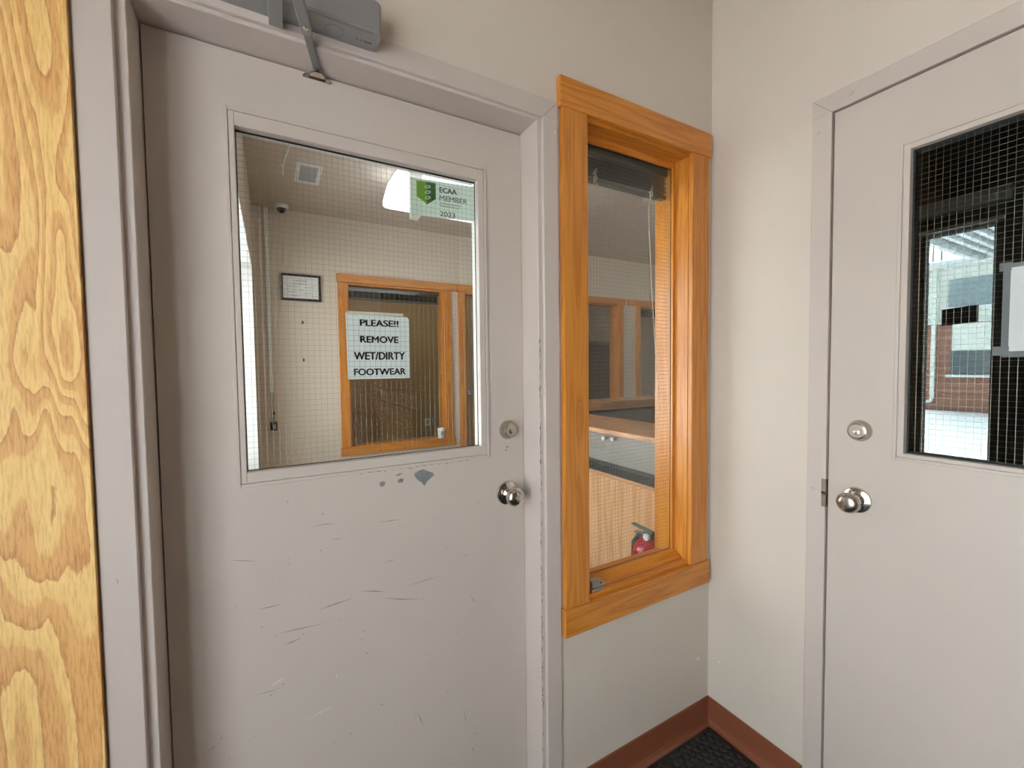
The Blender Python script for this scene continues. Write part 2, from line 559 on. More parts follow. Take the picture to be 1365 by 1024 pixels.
# porch beyond the second door, its darkness painted into the surfaces
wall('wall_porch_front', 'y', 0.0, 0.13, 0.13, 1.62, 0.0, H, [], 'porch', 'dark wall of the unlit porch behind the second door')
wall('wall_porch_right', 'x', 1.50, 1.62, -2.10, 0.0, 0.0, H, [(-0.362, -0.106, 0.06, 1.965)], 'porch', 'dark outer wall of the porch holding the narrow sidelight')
for nm, lo, hi in (('wall_porch_shade', (0.13, -2.1, 2.052), (0.14, -0.0, H)),):
    tag(box(nm, lo, hi, 'porch'), 'black sheet painting the shade above the door inside the porch', 'wall', kind='structure')
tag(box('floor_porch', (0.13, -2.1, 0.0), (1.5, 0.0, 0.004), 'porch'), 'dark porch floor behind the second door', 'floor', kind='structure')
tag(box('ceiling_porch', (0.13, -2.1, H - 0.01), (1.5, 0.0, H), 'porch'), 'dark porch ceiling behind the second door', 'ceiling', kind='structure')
tag(box('ground', (-70, -70, -0.35), (90, 90, -0.15), 'snow'), 'snow covered ground outside', 'ground', kind='structure')

# glazing of the vestibule behind the photographer (daylight source)
w = root('window_5', (-2.33, -1.0, 0.10), 'large glazed entrance front on the daylight side of the vestibule', 'window', kind='structure')
box('frame_bar', (-2.37, -2.05, 0.10), (-2.28, -0.42, 0.16), 'porchf', w)
box('frame_bar', (-2.37, -2.05, 2.14), (-2.28, -0.42, 2.20), 'porchf', w)
for yy in (-2.05, -1.26, -0.47):
    box('mullion', (-2.37, yy, 0.16), (-2.28, yy + 0.05, 2.14), 'porchf', w)
box('pane', (-2.328, -2.00, 0.16), (-2.322, -1.26, 2.14), 'glass', w)
box('pane', (-2.328, -1.21, 0.16), (-2.322, -0.47, 2.14), 'glass', w)
# cove base
def cove(name, axis, a, b, label):
    prof = [(0.0, 0.0), (-0.020, 0.0), (-0.0185, 0.003), (-0.010, 0.010), (-0.0055, 0.020), (-0.0035, 0.035), (-0.003, 0.098), (-0.0015, 0.102), (0.0, 0.102)]
    ax = 'x' if axis == 'y' else 'y'
    o = prism(name, prof, ax, a, b, 'cove')
    tag(o, label, 'baseboard', kind='structure')
cove('baseboard_front', 'y', -0.668, 0.0, 'brown rubber cove base under the wooden window')
cove('baseboard_right', 'x', -0.326, 0.0, 'brown rubber cove base between the corner and the second door')

# rubber mat with round nubs
mt = root('rubber_mat', (-0.5, -0.5, 0.0), 'dark rubber entrance mat with round pebbled nubs in the corner', 'mat')
box('mat_sheet', (-1.9, -1.7, 0.0), (-0.022, -0.022, 0.006), 'mat', mt)
bm = bmesh.new()
for i in range(30):
    for j in range(30):
        x = -0.036 - i * 0.026 + (j % 2) * 0.013 - 0.013
        y = -0.038 - j * 0.0225
        r = 0.0118 + random.uniform(-0.001, 0.0006)
        pr = [(r, 0.0), (r * 0.92, 0.0022), (r * 0.6, 0.0036)]
        rings = [[bm.verts.new((x + rr * math.cos(t), y + rr * math.sin(t), 0.006 + h)) for t in [k * math.pi / 4 for k in range(8)]] for rr, h in pr]
        for A, B in zip(rings, rings[1:]):
            for k in range(8):
                bm.faces.new((A[k], A[(k + 1) % 8], B[(k + 1) % 8], B[k]))
        bm.faces.new(rings[-1])
nb = from_bm('nubs', bm, 'mat', mt, True)
nb['kind'] = 'stuff'

# ------------------------------------------------------------------ plywood sheet left of door 1
tag(box('plywood_sheet', (-2.24, -0.0125, 0.001), (-1.650, -0.0015, 2.59), 'ply', None, 0.0008), 'fir plywood sheet with swirling yellow grain left of the wired glass door', 'plywood')

# ------------------------------------------------------------------ door frame 1 (trim_1)
JL0, JL1, JR1, JR0 = -1.646, -1.595, -0.718, -0.669     # outer / inner edges of the faces
SL, SR = -1.5785, -0.7315                                  # soffit faces (stop)
FZ0, FZ1, SZ = 2.004 + 0.002, 2.056, 1.998
FYF = -0.006
tr1 = root('trim_1', (-1.15, 0.0, 0.0), 'taupe painted steel door frame around the wired glass door', 'door frame', kind='structure')
DY = 0.090
# jambs: face leaf, step, soffit as one profile
pl = [(JL0, 0.0), (JL0, FYF), (JL1 - 0.002, FYF), (JL1, FYF + 0.002), (JL1, 0.004), (SL - 0.0015, 0.004), (SL, 0.0055), (SL, DY), (SL, 0.135), (D1L, 0.135), (D1L, 0.0)]
prism('left_jamb', pl, 'z', 0.0, SZ, 'taupe2', tr1)
pr_ = [(JR0, 0.0), (JR0, FYF), (JR1 + 0.002, FYF), (JR1, FYF + 0.002), (JR1, 0.004), (SR + 0.0015, 0.004), (SR, 0.0055), (SR, DY), (SR, 0.135), (D1R, 0.135), (D1R, 0.0)]
prism('right_jamb', pr_, 'z', 0.0, SZ, 'taupe2', tr1)
# head (profile in y,z) with mitred look: runs between outer edges
ph = [(0.0, FZ1), (FYF, FZ1), (FYF, FZ0 + 0.002), (FYF + 0.002, FZ0), (0.004, FZ0), (0.004, SZ + 0.0015), (0.0055, SZ), (0.135, SZ), (0.135, D1T), (0.0, D1T)]
prism('head', ph, 'x', JL0, JR0, 'taupe2', tr1)
for a, b in ((JL0, JL1), (JR1, JR0)):
    # face of the jamb continues beside the head, mitre line recessed
    box('jamb_face', (a, FYF + 0.0002, SZ - 0.001), (b, 0.0, FZ0 + 0.001), 'taupe2', tr1)
mx0, mx1 = JR1, JR0
prism('mitre_joint', [(mx0 - 0.001, FZ0 - 0.0004), (mx0, FZ0 - 0.0012), (mx1 + 0.001, FZ1 - 0.0012), (mx1, FZ1)], 'y', FYF - 0.0001, FYF + 0.0006, 'scuff', tr1)
for x, z in ((-0.680, 0.963), (-0.676, 1.975), (-1.628, 0.961)):
    screw(x, FYF, z, (0, -1, 0), tr1)
screw(-0.751, FYF, 2.044, (0, -1, 0), tr1)
tag(box('threshold_1', (SL, 0.0, 0.0), (SR, 0.135, 0.012), 'alum', tr1), '', '')
del bpy.data.objects['threshold_1']['label'], bpy.data.objects['threshold_1']['category']
bpy.data.objects['threshold_1'].name = 'threshold'

# ------------------------------------------------------------------ door 1
d1 = root('door_1', (-1.15, 0.09, 0.0), 'taupe steel door with a wired glass lite, knob and deadbolt, footwear sign in its glass', 'door', kind='structure')
GX0, GX1, GZ0, GZ1 = -1.436, -0.866, 1.100, 1.850
slab = wall('slab', 'y', DY, DY + 0.045, SL + 0.0025, SR - 0.0015, 0.014, SZ - 0.003, [(GX0 - 0.004, GX1 + 0.004, GZ0 - 0.004, GZ1 + 0.004)], 'taupe', None)
slab.parent = d1
slab.matrix_parent_inverse = Matrix.Translation(-ROOTLOC['door_1'])
# lite kit: outer lip proud of the slab, inner bead deeper
OX0, OX1, OZ0, OZ1 = -1.449, -0.845, 1.076, 1.879
def lite(axis, c, sgn, o, i, parent, mat):
    """o: outer rect, i: inner rect; sgn = direction out of the door face"""
    names = 'lite_lip'
    f = c + sgn * 0.0035
    def bx(n, a0, a1, b0, b1, c0, c1, bev=0.0008):
        lo, hi = ((a0, min(c0, c1), b0), (a1, max(c0, c1), b1)) if axis == 'y' else ((min(c0, c1), a0, b0), (max(c0, c1), a1, b1))
        return box(n, lo, hi, mat, parent, bev, 1)
    t = 0.0075
    bx('lite_lip', o[0], o[0] + t, o[2], o[3], c, f); bx('lite_lip', o[1] - t, o[1], o[2], o[3], c, f)
    bx('lite_lip', o[0] + t, o[1] - t, o[3] - t, o[3], c, f); bx('lite_lip', o[0] + t, o[1] - t, o[2], o[2] + t, c, f)
    g = 0.0012
    o2 = (o[0] + t + g, o[1] - t - g, o[2] + t + g, o[3] - t - g)
    b = c - sgn * 0.018
    f2 = c + sgn * 0.0025
    bx('lite_bead', o2[0], i[0], o2[2], o2[3], b, f2); bx('lite_bead', i[1], o2[1], o2[2], o2[3], b, f2)
    bx('lite_bead', i[0], i[1], i[3], o2[3], b, f2); bx('lite_bead', i[0], i[1], o2[2], i[2], b, f2)
lite('y', DY, -1, (OX0, OX1, OZ0, OZ1), (-1.430, -0.871, 1.108, 1.842), d1, 'taupe')
GY = DY + 0.022
for nm, lo, hi in (('gasket', (-1.432, GY - 0.0042, 1.106), (-1.4285, GY - 0.003, 1.844)), ('gasket', (-0.8725, GY - 0.0042, 1.106), (-0.869, GY - 0.003, 1.844)),
                   ('gasket', (-1.432, GY - 0.0042, 1.8385), (-0.869, GY - 0.003, 1.844)), ('gasket', (-1.432, GY - 0.0042, 1.106), (-0.869, GY - 0.003, 1.1095))):
    box(nm, lo, hi, 'gasket', d1)
gp = box('pane', (GX0, GY - 0.003, GZ0), (GX1, GY + 0.003, GZ1), 'glass', d1)
wire_mesh('wire_mesh', 'y', GY, GX0, GX1, GZ0, GZ1, gp)
# back bead
for lo, hi in (((GX0 - 0.016, GY + 0.003, GZ0 - 0.016), (-1.434, DY + 0.047, GZ1 + 0.016)), ((-0.868, GY + 0.003, GZ0 - 0.016), (GX1 + 0.016, DY + 0.047, GZ1 + 0.016)),
               ((-1.434, GY + 0.003, 1.846), (-0.868, DY + 0.047, GZ1 + 0.016)), ((-1.434, GY + 0.003, GZ0 - 0.016), (-0.868, DY + 0.047, 1.104))):
    box('back_bead', lo, hi, 'white', d1, 0.0005, 1)

def knobset(parent, org, ax, knobmat, style):
    k = lathe('rose', [(0.0345, 0), (0.0345, 0.002), (0.033, 0.006), (0.026, 0.0095), (0.017, 0.011), (0.0135, 0.014), (0.0125, 0.022)], org, ax, 'chrome', parent, 40, True, 30)
    hp = [(0.0125, 0.020), (0.0135, 0.028), (0.018, 0.032), (0.0245, 0.037), (0.0272, 0.045), (0.0268, 0.053), (0.0225, 0.0605), (0.014, 0.0645), (0.0, 0.0655)]
    kk = lathe('knob', hp, org, ax, knobmat, parent, 40)
    o = Vector(org) + Vector(ax) * 0.0655
    if style == 'key':
        lathe('keyway', [(0.0075, -0.0006), (0.0075, 0.0010), (0.0068, 0.0014), (0.0, 0.0014)], o, ax, 'keyface', kk, 20)
    else:
        p = Vector(org) + Vector(ax) * 0.0075 + Vector((0, 0, 0.0245)) + Vector((0, 0.004, 0))
        lathe('pin_hole', [(0.0036, 0), (0.0036, 0.0022), (0, 0.0022)], p, ax, 'gasket', k, 14)
    return kk

knobset(d1, (-0.790, DY, 0.964), (0, -1, 0), 'chrome', 'key')
def deadbolt(parent, org, ax, facemat, R=0.0275):
    b = lathe('deadbolt', [(R, 0), (R, 0.003), (R * 0.76, 0.0190), (R * 0.72, 0.0195), (R * 0.70, 0.0185), (0, 0.0185)], org, ax, 'nickel', parent, 40, True, 12)
    A = Vector(ax)
    c = Vector(org) + A * 0.0185
    lathe('lock_face', [(R * 0.64, 0), (R * 0.64, 0.001), (R * 0.60, 0.0016), (0, 0.0016)], c, ax, facemat, b, 32, True, 12)
    c2 = c + A * 0.0016 + Vector((0, 0, -0.003))
    lathe('key_plug', [(0.0072, 0), (0.0072, 0.0008), (0.0065, 0.0012), (0, 0.0012)], c2, ax, facemat, b, 24)
    s = c2 + A * 0.0012
    t = A.cross(Vector((0, 0, 1))).normalized()
    lo = s - t * 0.0011 + Vector((0, 0, -0.0052))
    hi = s + t * 0.0011 + Vector((0, 0, 0.001)) + A * 0.0004
    box('keyhole', tuple(lo), tuple(hi), 'gasket', b)
deadbolt(d1, (-0.785, DY, 1.148), (0, -1, 0), 'nickel')

# paint chips and scuffs on door 1
def chip(pts, mat, parent, y=DY):
    prism('paint_chip', pts, 'y', y - 0.0004, y + 0.0002, mat, parent)
chip([(-1.064, 1.055), (-1.052, 1.062), (-1.040, 1.065), (-1.028, 1.059), (-1.013, 1.052), (-1.009, 1.046), (-1.020, 1.038), (-1.030, 1.030), (-1.037, 1.020), (-1.043, 1.030), (-1.053, 1.037), (-1.060, 1.046)], 'primer', d1)
chip([(-1.107, 1.045), (-1.099, 1.049), (-1.090, 1.046), (-1.094, 1.039), (-1.103, 1.038)], 'primer', d1)
chip([(-1.151, 1.045), (-1.144, 1.048), (-1.137, 1.046), (-1.140, 1.037), (-1.146, 1.034), (-1.150, 1.038)], 'primer', d1)
chip([(-1.112, 1.058), (-1.100, 1.063), (-1.094, 1.061), (-1.104, 1.056)], 'primer', d1)
chip([(-0.793, 1.098), (-0.787, 1.101), (-0.782, 1.098), (-0.788, 1.095)], 'primer', d1)
chip([(-0.797, 1.089), (-0.791, 1.091), (-0.788, 1.088), (-0.794, 1.087)], 'primer', d1)
sc = [((-1.306, 0.965), (-1.254, 0.963)), ((-1.157, 0.946), (-1.098, 0.943)), ((-1.265, 0.927), (-1.237, 0.924)), ((-1.469, 0.924), (-1.415, 0.909)), ((-1.145, 0.841), (-1.115, 0.842)), ((-1.086, 0.766), (-0.998, 0.77)), ((-1.299, 0.764), (-1.22, 0.772)), ((-1.203, 0.784), (-1.139, 0.764)), ((-1.151, 0.752), (-1.056, 0.723)), ((-1.418, 0.802), (-1.372, 0.801)), ((-1.392, 0.735), (-1.285, 0.729)), ((-1.372, 0.706), (-1.336, 0.71)), ((-1.433, 0.612), (-1.375, 0.609)), ((-1.07, 0.425), (-1.053, 0.373)), ((-0.936, 0.374), (-0.928, 0.327)), ((-0.917, 0.694), (-0.893, 0.666)), ((-1.516, 0.525), (-1.503, 0.53)), ((-0.911, 0.254), (-0.907, 0.235))]
def scuffs(name, segs, mat, parent, axis, c, sgn, wd=0.0012):
    bm = bmesh.new()
    for (a, b) in segs:
        a, b = Vector((a[0], a[1])), Vector((b[0], b[1]))
        d = (b - a).normalized()
        n = Vector((-d.y, d.x)) * wd * random.uniform(0.5, 1.0)
        m = (a + b) / 2 + n * random.uniform(-2, 2)
        ps = [a, m + n, b, m - n]
        q = []
        for dd in (0.0002, -0.0003):
            q.append([bm.verts.new((p.x, c - sgn * dd, p.y) if axis == 'y' else (c - sgn * dd, p.x, p.y)) for p in ps])
        bm.faces.new(q[0]); bm.faces.new(q[1][::-1])
        for i in range(4):
            bm.faces.new((q[0][i], q[0][(i + 1) % 4], q[1][(i + 1) % 4], q[1][i]))
    o = from_bm(name, bm, mat, parent)
    o['kind'] = 'stuff'
for _ in range(55):
    x, z = random.uniform(-1.50, -0.75), random.uniform(0.2, 1.05)
    l = random.uniform(0.002, 0.008)
    a = random.gauss(0.1, 0.5)
    sc.append(((x, z), (x + l * math.cos(a), z + l * math.sin(a))))
for x in [-1.2 + 0.02 * i for i in range(15)]:
    sc.append(((x, 1.0735 + random.uniform(-.002, .002)), (x + random.uniform(.004, .016), 1.0735 + random.uniform(-.003, .003))))
scuffs('scuff_marks', sc, 'scuff', d1, 'y', DY, -1)
scuffs('pale_scratches', [((-1.329, 0.512), (-1.271, 0.522)), ((-1.262, 0.60), (-1.262, 0.585)), ((-1.4, .62), (-1.37, .63))], 'scuffw', d1, 'y', DY, -1, 0.0009)
# worn edge of the right jamb
ws = []
for i in range(90):
    z = random.uniform(0.1, 1.4)
    l = random.uniform(0.004, 0.02)
    ws.append(((SR + 0.0022, z), (SR + 0.0022 + random.uniform(-.0006, .0006), z + l)))
scuffs('edge_wear', ws, 'primer', tr1, 'y', 0.004, -1, 0.0018)

# ------------------------------------------------------------------ door closer
dc = root('door_closer', (-1.30, -0.03, 2.03), 'silver door closer with folding arm above the wired glass door', 'door closer')
CZ = 2.021
cb = [(-0.0065, CZ), (-0.056, CZ), (-0.0605, CZ + 0.002), (-0.063, CZ + 0.0065), (-0.063, CZ + 0.066), (-0.058, CZ + 0.072), (-0.0065, CZ + 0.072)]
bm = bmesh.new()
xs = [(-1.474, 0.90), (-1.470, 0.97), (-1.462, 1.0), (-1.172, 1.0), (-1.161, 0.97), (-1.156, 0.88)]
rings = []
for x, s in xs:
    cy, cz = -0.0065, CZ + 0.036
    rings.append([bm.verts.new((x, cy + (y - cy) * s, cz + (z - cz) * (s if s > .95 else s + .05))) for y, z in cb])
n = len(cb)
for A, B in zip(rings, rings[1:]):
    for i in range(n):
        bm.faces.new((A[i], A[(i + 1) % n], B[(i + 1) % n], B[i]))
bm.faces.new(rings[0]); bm.faces.new(rings[-1][::-1])
from_bm('cover', bm, 'alum', dc)
# embossed ring and small logo on the underside of the cover
bm = bmesh.new()
addtube(bm, [(-1.245 + 0.017 * math.cos(t), -0.030 + 0.017 * math.sin(t), CZ) for t in [2 * math.pi * i / 32 for i in range(33)]], 0.0006, 6, False)
from_bm('embossed_ring', bm, 'alum2', dc, True)
bm = bmesh.new()
for r_ in (0.0025, 0.0045, 0.0065):
    for a0 in (-0.7, math.pi - 0.7):
        addtube(bm, [(-1.196 + r_ * math.cos(a0 + 1.4 * i / 6), -0.030 + 0.6 * r_ * math.sin(a0 + 1.4 * i / 6), CZ) for i in range(7)], 0.0004, 4)
for i in range(6):
    addbox(bm, (-1.186 + i * 0.0026, -0.032, CZ - 0.0003), (-1.1845 + i * 0.0026, -0.0285 + 0.001 * (i % 2), CZ + 0.0002))
o = from_bm('logo', bm, 'ink', dc)
o['kind'] = 'stuff'
lathe('spindle', [(0.011, 0.014), (0.011, -0.004), (0.0085, -0.0065), (0.0085, -0.012), (0, -0.012)], (-1.350, -0.020, 2.016), (0, 0, 1), 'chrome', dc, 24)
# main arm out to the elbow
def bar(name, a, b, wd, th, mat, parent, taper=1.0):
    a, b = Vector(a), Vector(b)
    d = (b - a).normalized()
    s = d.cross(Vector((0, 0, 1))).normalized()
    u = s.cross(d)
    bm = bmesh.new()
    q = []
    for p, k in ((a, 1.0), (b, taper)):
        q.append([bm.verts.new(p + s * (i * wd / 2 * k) + u * (j * th / 2)) for i, j in ((-1, -1), (1, -1), (1, 1), (-1, 1))])
    bm.faces.new(q[0]); bm.faces.new(q[1][::-1])
    for i in range(4):
        bm.faces.new((q[0][i], q[0][(i + 1) % 4], q[1][(i + 1) % 4], q[1][i]))
    bmesh.ops.bevel(bm, geom=bm.edges[:], offset=min(wd, th) * 0.15, segments=1, affect='EDGES')
    return from_bm(name, bm, mat, parent)
ELB = (-1.352, -0.250, 2.006)
bar('main_arm', (-1.350, -0.012, 2.006), ELB, 0.024, 0.009, 'alum', dc)
lathe('elbow_pin', [(0.010, -0.009), (0.010, 0.009), (0.007, 0.012), (0, 0.012)], ELB, (0, 0, 1), 'chrome', dc, 20)
MID = Vector(ELB).lerp(Vector((-1.268, 0.074, 1.994)), 0.62)
bar('forearm_tube', MID, (-1.269, 0.066, 1.995), 0.016, 0.007, 'alum2', dc)
bar('forearm_rod', (ELB[0], ELB[1], 2.000), MID + (MID - Vector(ELB)).normalized() * 0.02 + Vector((0, 0, -0.001)), 0.020, 0.008, 'alum', dc)
lathe('adjusting_screw', [(0.006, 0), (0.006, 0.003), (0.0045, 0.0045), (0, 0.0045)], MID + Vector((0, 0, -0.0035)), (0, 0, -1), 'chrome', dc, 16)
ft = prism('foot_plate', [(-1.297, 1.983), (-1.238, 1.983), (-1.237, 1.988), (-1.243, 1.993), (-1.258, 1.9965), (-1.277, 1.9965), (-1.291, 1.993), (-1.297, 1.988)], 'y', DY - 0.003, DY, 'chrome', dc, 0.0006)
prism('foot_bracket', [(-1.286, DY), (-1.249, DY), (-1.253, DY - 0.018), (-1.261, DY - 0.026), (-1.274, DY - 0.026), (-1.282, DY - 0.018)], 'z', 1.986, 1.9895, 'chrome', ft, 0.0006)
lathe('pivot_pin', [(0.004, 0.0), (0.004, 0.010), (0, 0.011)], (-1.268, DY - 0.018, 1.987), (0, 0, 1), 'chrome', ft, 14)
for x in (-1.289, -1.246):
    lathe('screw', [(0.0035, 0), (0.003, 0.0015), (0, 0.002)], (x, DY - 0.003, 1.9875), (0, -1, 0), 'steel', ft, 12)

# ------------------------------------------------------------------ signs behind the glass of door 1
SY = GY + 0.0035
sg = root('paper_sign', (-1.137, SY, 1.304), 'white paper sign asking to remove wet footwear, taped inside the door glass', 'sign')
bm = bmesh.new()
pts = [(-1.2145, 1.304), (-1.062, 1.304), (-1.061, 1.455), (-1.064, 1.4605), (-1.070, 1.462), (-1.2165, 1.466)]
prism('sheet', pts, 'y', SY + 0.0002, SY + 0.0006, 'paper', sg)
for s, x0, x1, z0, z1 in (('PLEASE!!', -1.184, -1.088, 1.435, 1.452), ('REMOVE', -1.184, -1.089, 1.394, 1.411), ('WET/DIRTY', -1.200, -1.073, 1.3515, 1.3715), ('FOOTWEAR', -1.201, -1.072, 1.313, 1.330)):
    text('lettering', s, x0, SY + 0.0001, z0, x1 - x0, z1 - z0, 'ink', sg, 0.042)
box('tape', (-1.214, SY - 0.0001, 1.4635), (-1.076, SY + 0.0002, 1.4705), 'tape', sg)

ms = root('member_card', (-0.95, SY, 1.73), 'pale green 2023 membership card with hexagon badge taped inside the door glass', 'card')
prism('card', [(-1.050, 1.728), (-0.862, 1.738), (-0.862, 1.833), (-1.050, 1.824)], 'y', SY + 0.0002, SY + 0.0006, 'card', ms)
prism('tape', [(-1.054, 1.716), (-1.034, 1.714), (-1.022, 1.730), (-1.017, 1.846), (-1.053, 1.843)], 'y', SY + 0.00065, SY + 0.0009, 'tape', ms)
ty = SY
prism('badge_left', [(-1.033, 1.819), (-1.0065, 1.8205), (-1.0065, 1.761), (-1.0115, 1.7655), (-1.033, 1.777)], 'y', ty + 0.0001, ty + 0.0002, 'green', ms)
prism('badge_right', [(-1.0065, 1.8205), (-0.981, 1.821), (-0.981, 1.7795), (-1.0065, 1.761)], 'y', ty + 0.0001, ty + 0.0002, 'green2', ms)
for zz in (1.8075, 1.7935, 1.7795):
    bm = bmesh.new()
    ring = [[bm.verts.new((-1.0035 + r * 0.0078 * math.cos(t), yy, zz + r * 0.0042 * math.sin(t) + 0.002 * math.cos(t))) for t in [2 * math.pi * i / 20 for i in range(20)]] for r, yy in ((1, ty + 0.00005), (0.55, ty + 0.00005))]
    for i in range(20):
        bm.faces.new((ring[0][i], ring[0][(i + 1) % 20], ring[1][(i + 1) % 20], ring[1][i]))
    from_bm('badge_leaf', bm, 'hexwhite', ms)
text('lettering', 'ECAA', -0.971, ty + 0.0001, 1.799, 0.050, 0.0142, 'ink', ms, 0.035, slant=0.04)
text('lettering', 'MEMBER', -0.971, ty + 0.0001, 1.7785, 0.081, 0.0130, 'green3', ms, 0.006, slant=0.03)
text('lettering', '2023', -0.970, ty + 0.0001, 1.737, 0.043, 0.0130, 'ink', ms, 0.004, slant=0.03)
bm = bmesh.new()
for z0, l in ((1.7700, 0.060), (1.7625, 0.055)):
    x = -0.970
    while x < -0.970 + l:
        w_ = random.uniform(0.0012, 0.003)
        s_ = (x + 0.97) * 0.03
        addbox(bm, (x, ty + 0.0001, z0 + s_), (x + w_, ty + 0.00018, z0 + 0.003 * random.uniform(0.6, 1) + s_))
        x += w_ + 0.0008
o = from_bm('fine_print', bm, 'inkgrey', ms)
o['kind'] = 'stuff'

# ------------------------------------------------------------------ wooden window (window_1)
w1 = root('window_1', (-0.345, 0.0, 0.54), 'tall narrow wooden window with wired glass in the wall by the corner', 'window', kind='structure')
CT = -0.018
box('head_casing', (-0.670, CT - 0.003, 2.044), (-0.024, 0.0, 2.126), 'fir_x', w1, 0.004)
box('side_casing', (-0.660, CT, 0.628), (-0.572, 0.0, 2.044), 'fir_z', w1, 0.003)
box('side_casing', (-0.121, CT, 0.628), (-0.034, 0.0, 2.044), 'fir_z', w1, 0.003)
box('apron', (-0.664, CT - 0.003, 0.545), (-0.024, 0.0, 0.628), 'fir_x', w1, 0.003)
XL, XR = -0.578, -0.122
box('jamb_liner', (WX0, 0.0, 0.640), (XL, 0.13, 2.035), 'fir_z', w1)
box('jamb_liner', (XR, 0.0, 0.640), (WX1, 0.13, 2.035), 'fir_z', w1)
box('head_liner', (WX0, 0.0, 2.035), (WX1, 0.13, WZ1), 'fir_x', w1)
box('sill', (WX0, -0.004, WZ0), (WX1, 0.13, 0.640), 'fir_x', w1, 0.002)
# stops
box('stop', (XL, 0.052, 0.640), (XL + 0.012, 0.062, 2.035), 'fir_z', w1, 0.001, 1)
box('stop', (XR - 0.012, 0.052, 0.640), (XR, 0.062, 2.035), 'fir_z', w1, 0.001, 1)
box('stop', (XL + 0.012, 0.052, 2.015), (XR - 0.012, 0.062, 2.035), 'fir_x', w1, 0.001, 1)
prism('sill_stop', [(0.020, 0.640), (0.062, 0.640), (0.062, 0.664), (0.052, 0.664), (0.030, 0.652), (0.022, 0.648)], 'x', XL, XR, 'fir_x', w1)
g1 = box('pane', (XL, 0.063, 0.642), (XR, 0.069, 2.034), 'glass', w1)
wire_mesh('wire_mesh', 'y', 0.066, XL, XR, 0.642, 2.034, g1)
for lo, hi in (((XL, 0.0622, 0.660), (XL + 0.0135, 0.0629, 2.034)), ((XR - 0.0135, 0.0622, 0.660), (XR, 0.0629, 2.034)), ((XL, 0.0622, 2.013), (XR, 0.0629, 2.034)), ((XL, 0.0622, 0.642), (XR, 0.0629, 0.6655))):
    box('gasket', lo, hi, 'gasket', w1)
# small latch on the sill
la = root('window_latch', (-0.525, 0.02, 0.64), 'small steel latch fitting on the sill of the wooden window', 'latch')
prism('latch_body', [(-0.545, 0.652), (-0.545, 0.672), (-0.522, 0.674), (-0.503, 0.664), (-0.492, 0.655), (-0.50, 0.650), (-0.53, 0.649)], 'y', 0.004, 0.022, 'steel', la, 0.0015)
box('latch_plate', (-0.550, 0.000, 0.6402), (-0.500, 0.026, 0.650), 'steel', la, 0.001)
lathe('latch_hole', [(0.003, 0), (0.003, 0.0006), (0, 0.0006)], (-0.512, 0.0036, 0.662), (0, -1, 0), 'gasket', la, 12)

# blinds: raised mini blind
def blind(name, x0, x1, yc, zt, label, full=True):
    b = root(name, ((x0 + x1) / 2, yc, zt), label, 'blind', 'raised dark mini blinds')
    box('headrail', (x0, yc - 0.014, zt - 0.028), (x1, yc + 0.014, zt), 'blindrail', b, 0.001, 1)
    first = None
    z = zt - 0.036
    for i in range(12):
        if first is None:
            first = prism('slat', [(yc - 0.0125, 0), (yc, 0.0022), (yc + 0.0125, 0), (yc + 0.0125, 0.0006), (yc, 0.0028), (yc - 0.0125, 0.0006)], 'x', x0 + 0.004, x1 - 0.004, 'blind', b)
            o = first
        else:
            o = first.copy()
            COL.objects.link(o)
        o.location = (random.uniform(-.001, .001), random.uniform(-.002, .002), z)
        z -= 0.0046
    box('bottom_rail', (x0 + 0.003, yc - 0.012, z - 0.016), (x1 - 0.003, yc + 0.012, z - 0.001), 'blindrail', b, 0.003)
    return b, z
bl, bz = blind('window_blind', XL + 0.004, XR - 0.010, 0.093, 2.024, 'raised dark mini blind at the top of the nearest wooden window')
def squiggle(cx_, cy_, cz_, n, r, seed):
    rnd = random.Random(seed)
    return [(cx_ + r * math.sin(i * 1.9 + rnd.random()) * rnd.uniform(.4, 1), cy_ - 0.003 + rnd.uniform(-.003, .003), cz_ + 0.03 * (1 - i / n) * 1.4 + r * 1.1 * math.cos(i * 1.4 + rnd.random())) for i in range(n)]
tube('cord_tangle', squiggle(-0.222, 0.074, 1.895, 26, 0.012, 3), 0.0009, 'cord', bl, 5)
tube('cord_tangle', squiggle(-0.470, 0.074, 1.905, 22, 0.011, 5), 0.0009, 'cord', bl, 5)
tube('cord_tail', [(-0.255, 0.074, 1.898), (-0.250, 0.074, 1.885), (-0.243, 0.074, 1.893), (-0.232, 0.074, 1.886), (-0.20, 0.074, 1.885), (-0.165, 0.074, 1.888), (-0.140, 0.074, 1.896)], 0.0009, 'cord', bl, 5)
tube('pull_cord', [(-0.226, 0.078, 1.895), (-0.222, 0.080, 1.80), (-0.200, 0.085, 1.55), (-0.175, 0.088, 1.32), (-0.160, 0.090, 1.21), (-0.157, 0.090, 1.17)], 0.0013, 'cord', bl, 6)
# casing on the lobby side
for nm, lo, hi, m_ in (('back_casing', (-0.665, 0.13, 0.60), (XL - 0.004, 0.148, 2.10), 'fir_z'), ('back_casing', (XR + 0.004, 0.13, 0.60), (-0.035, 0.148, 2.10), 'fir_z')):
    box(nm, lo, hi, m_, w1, 0.002)

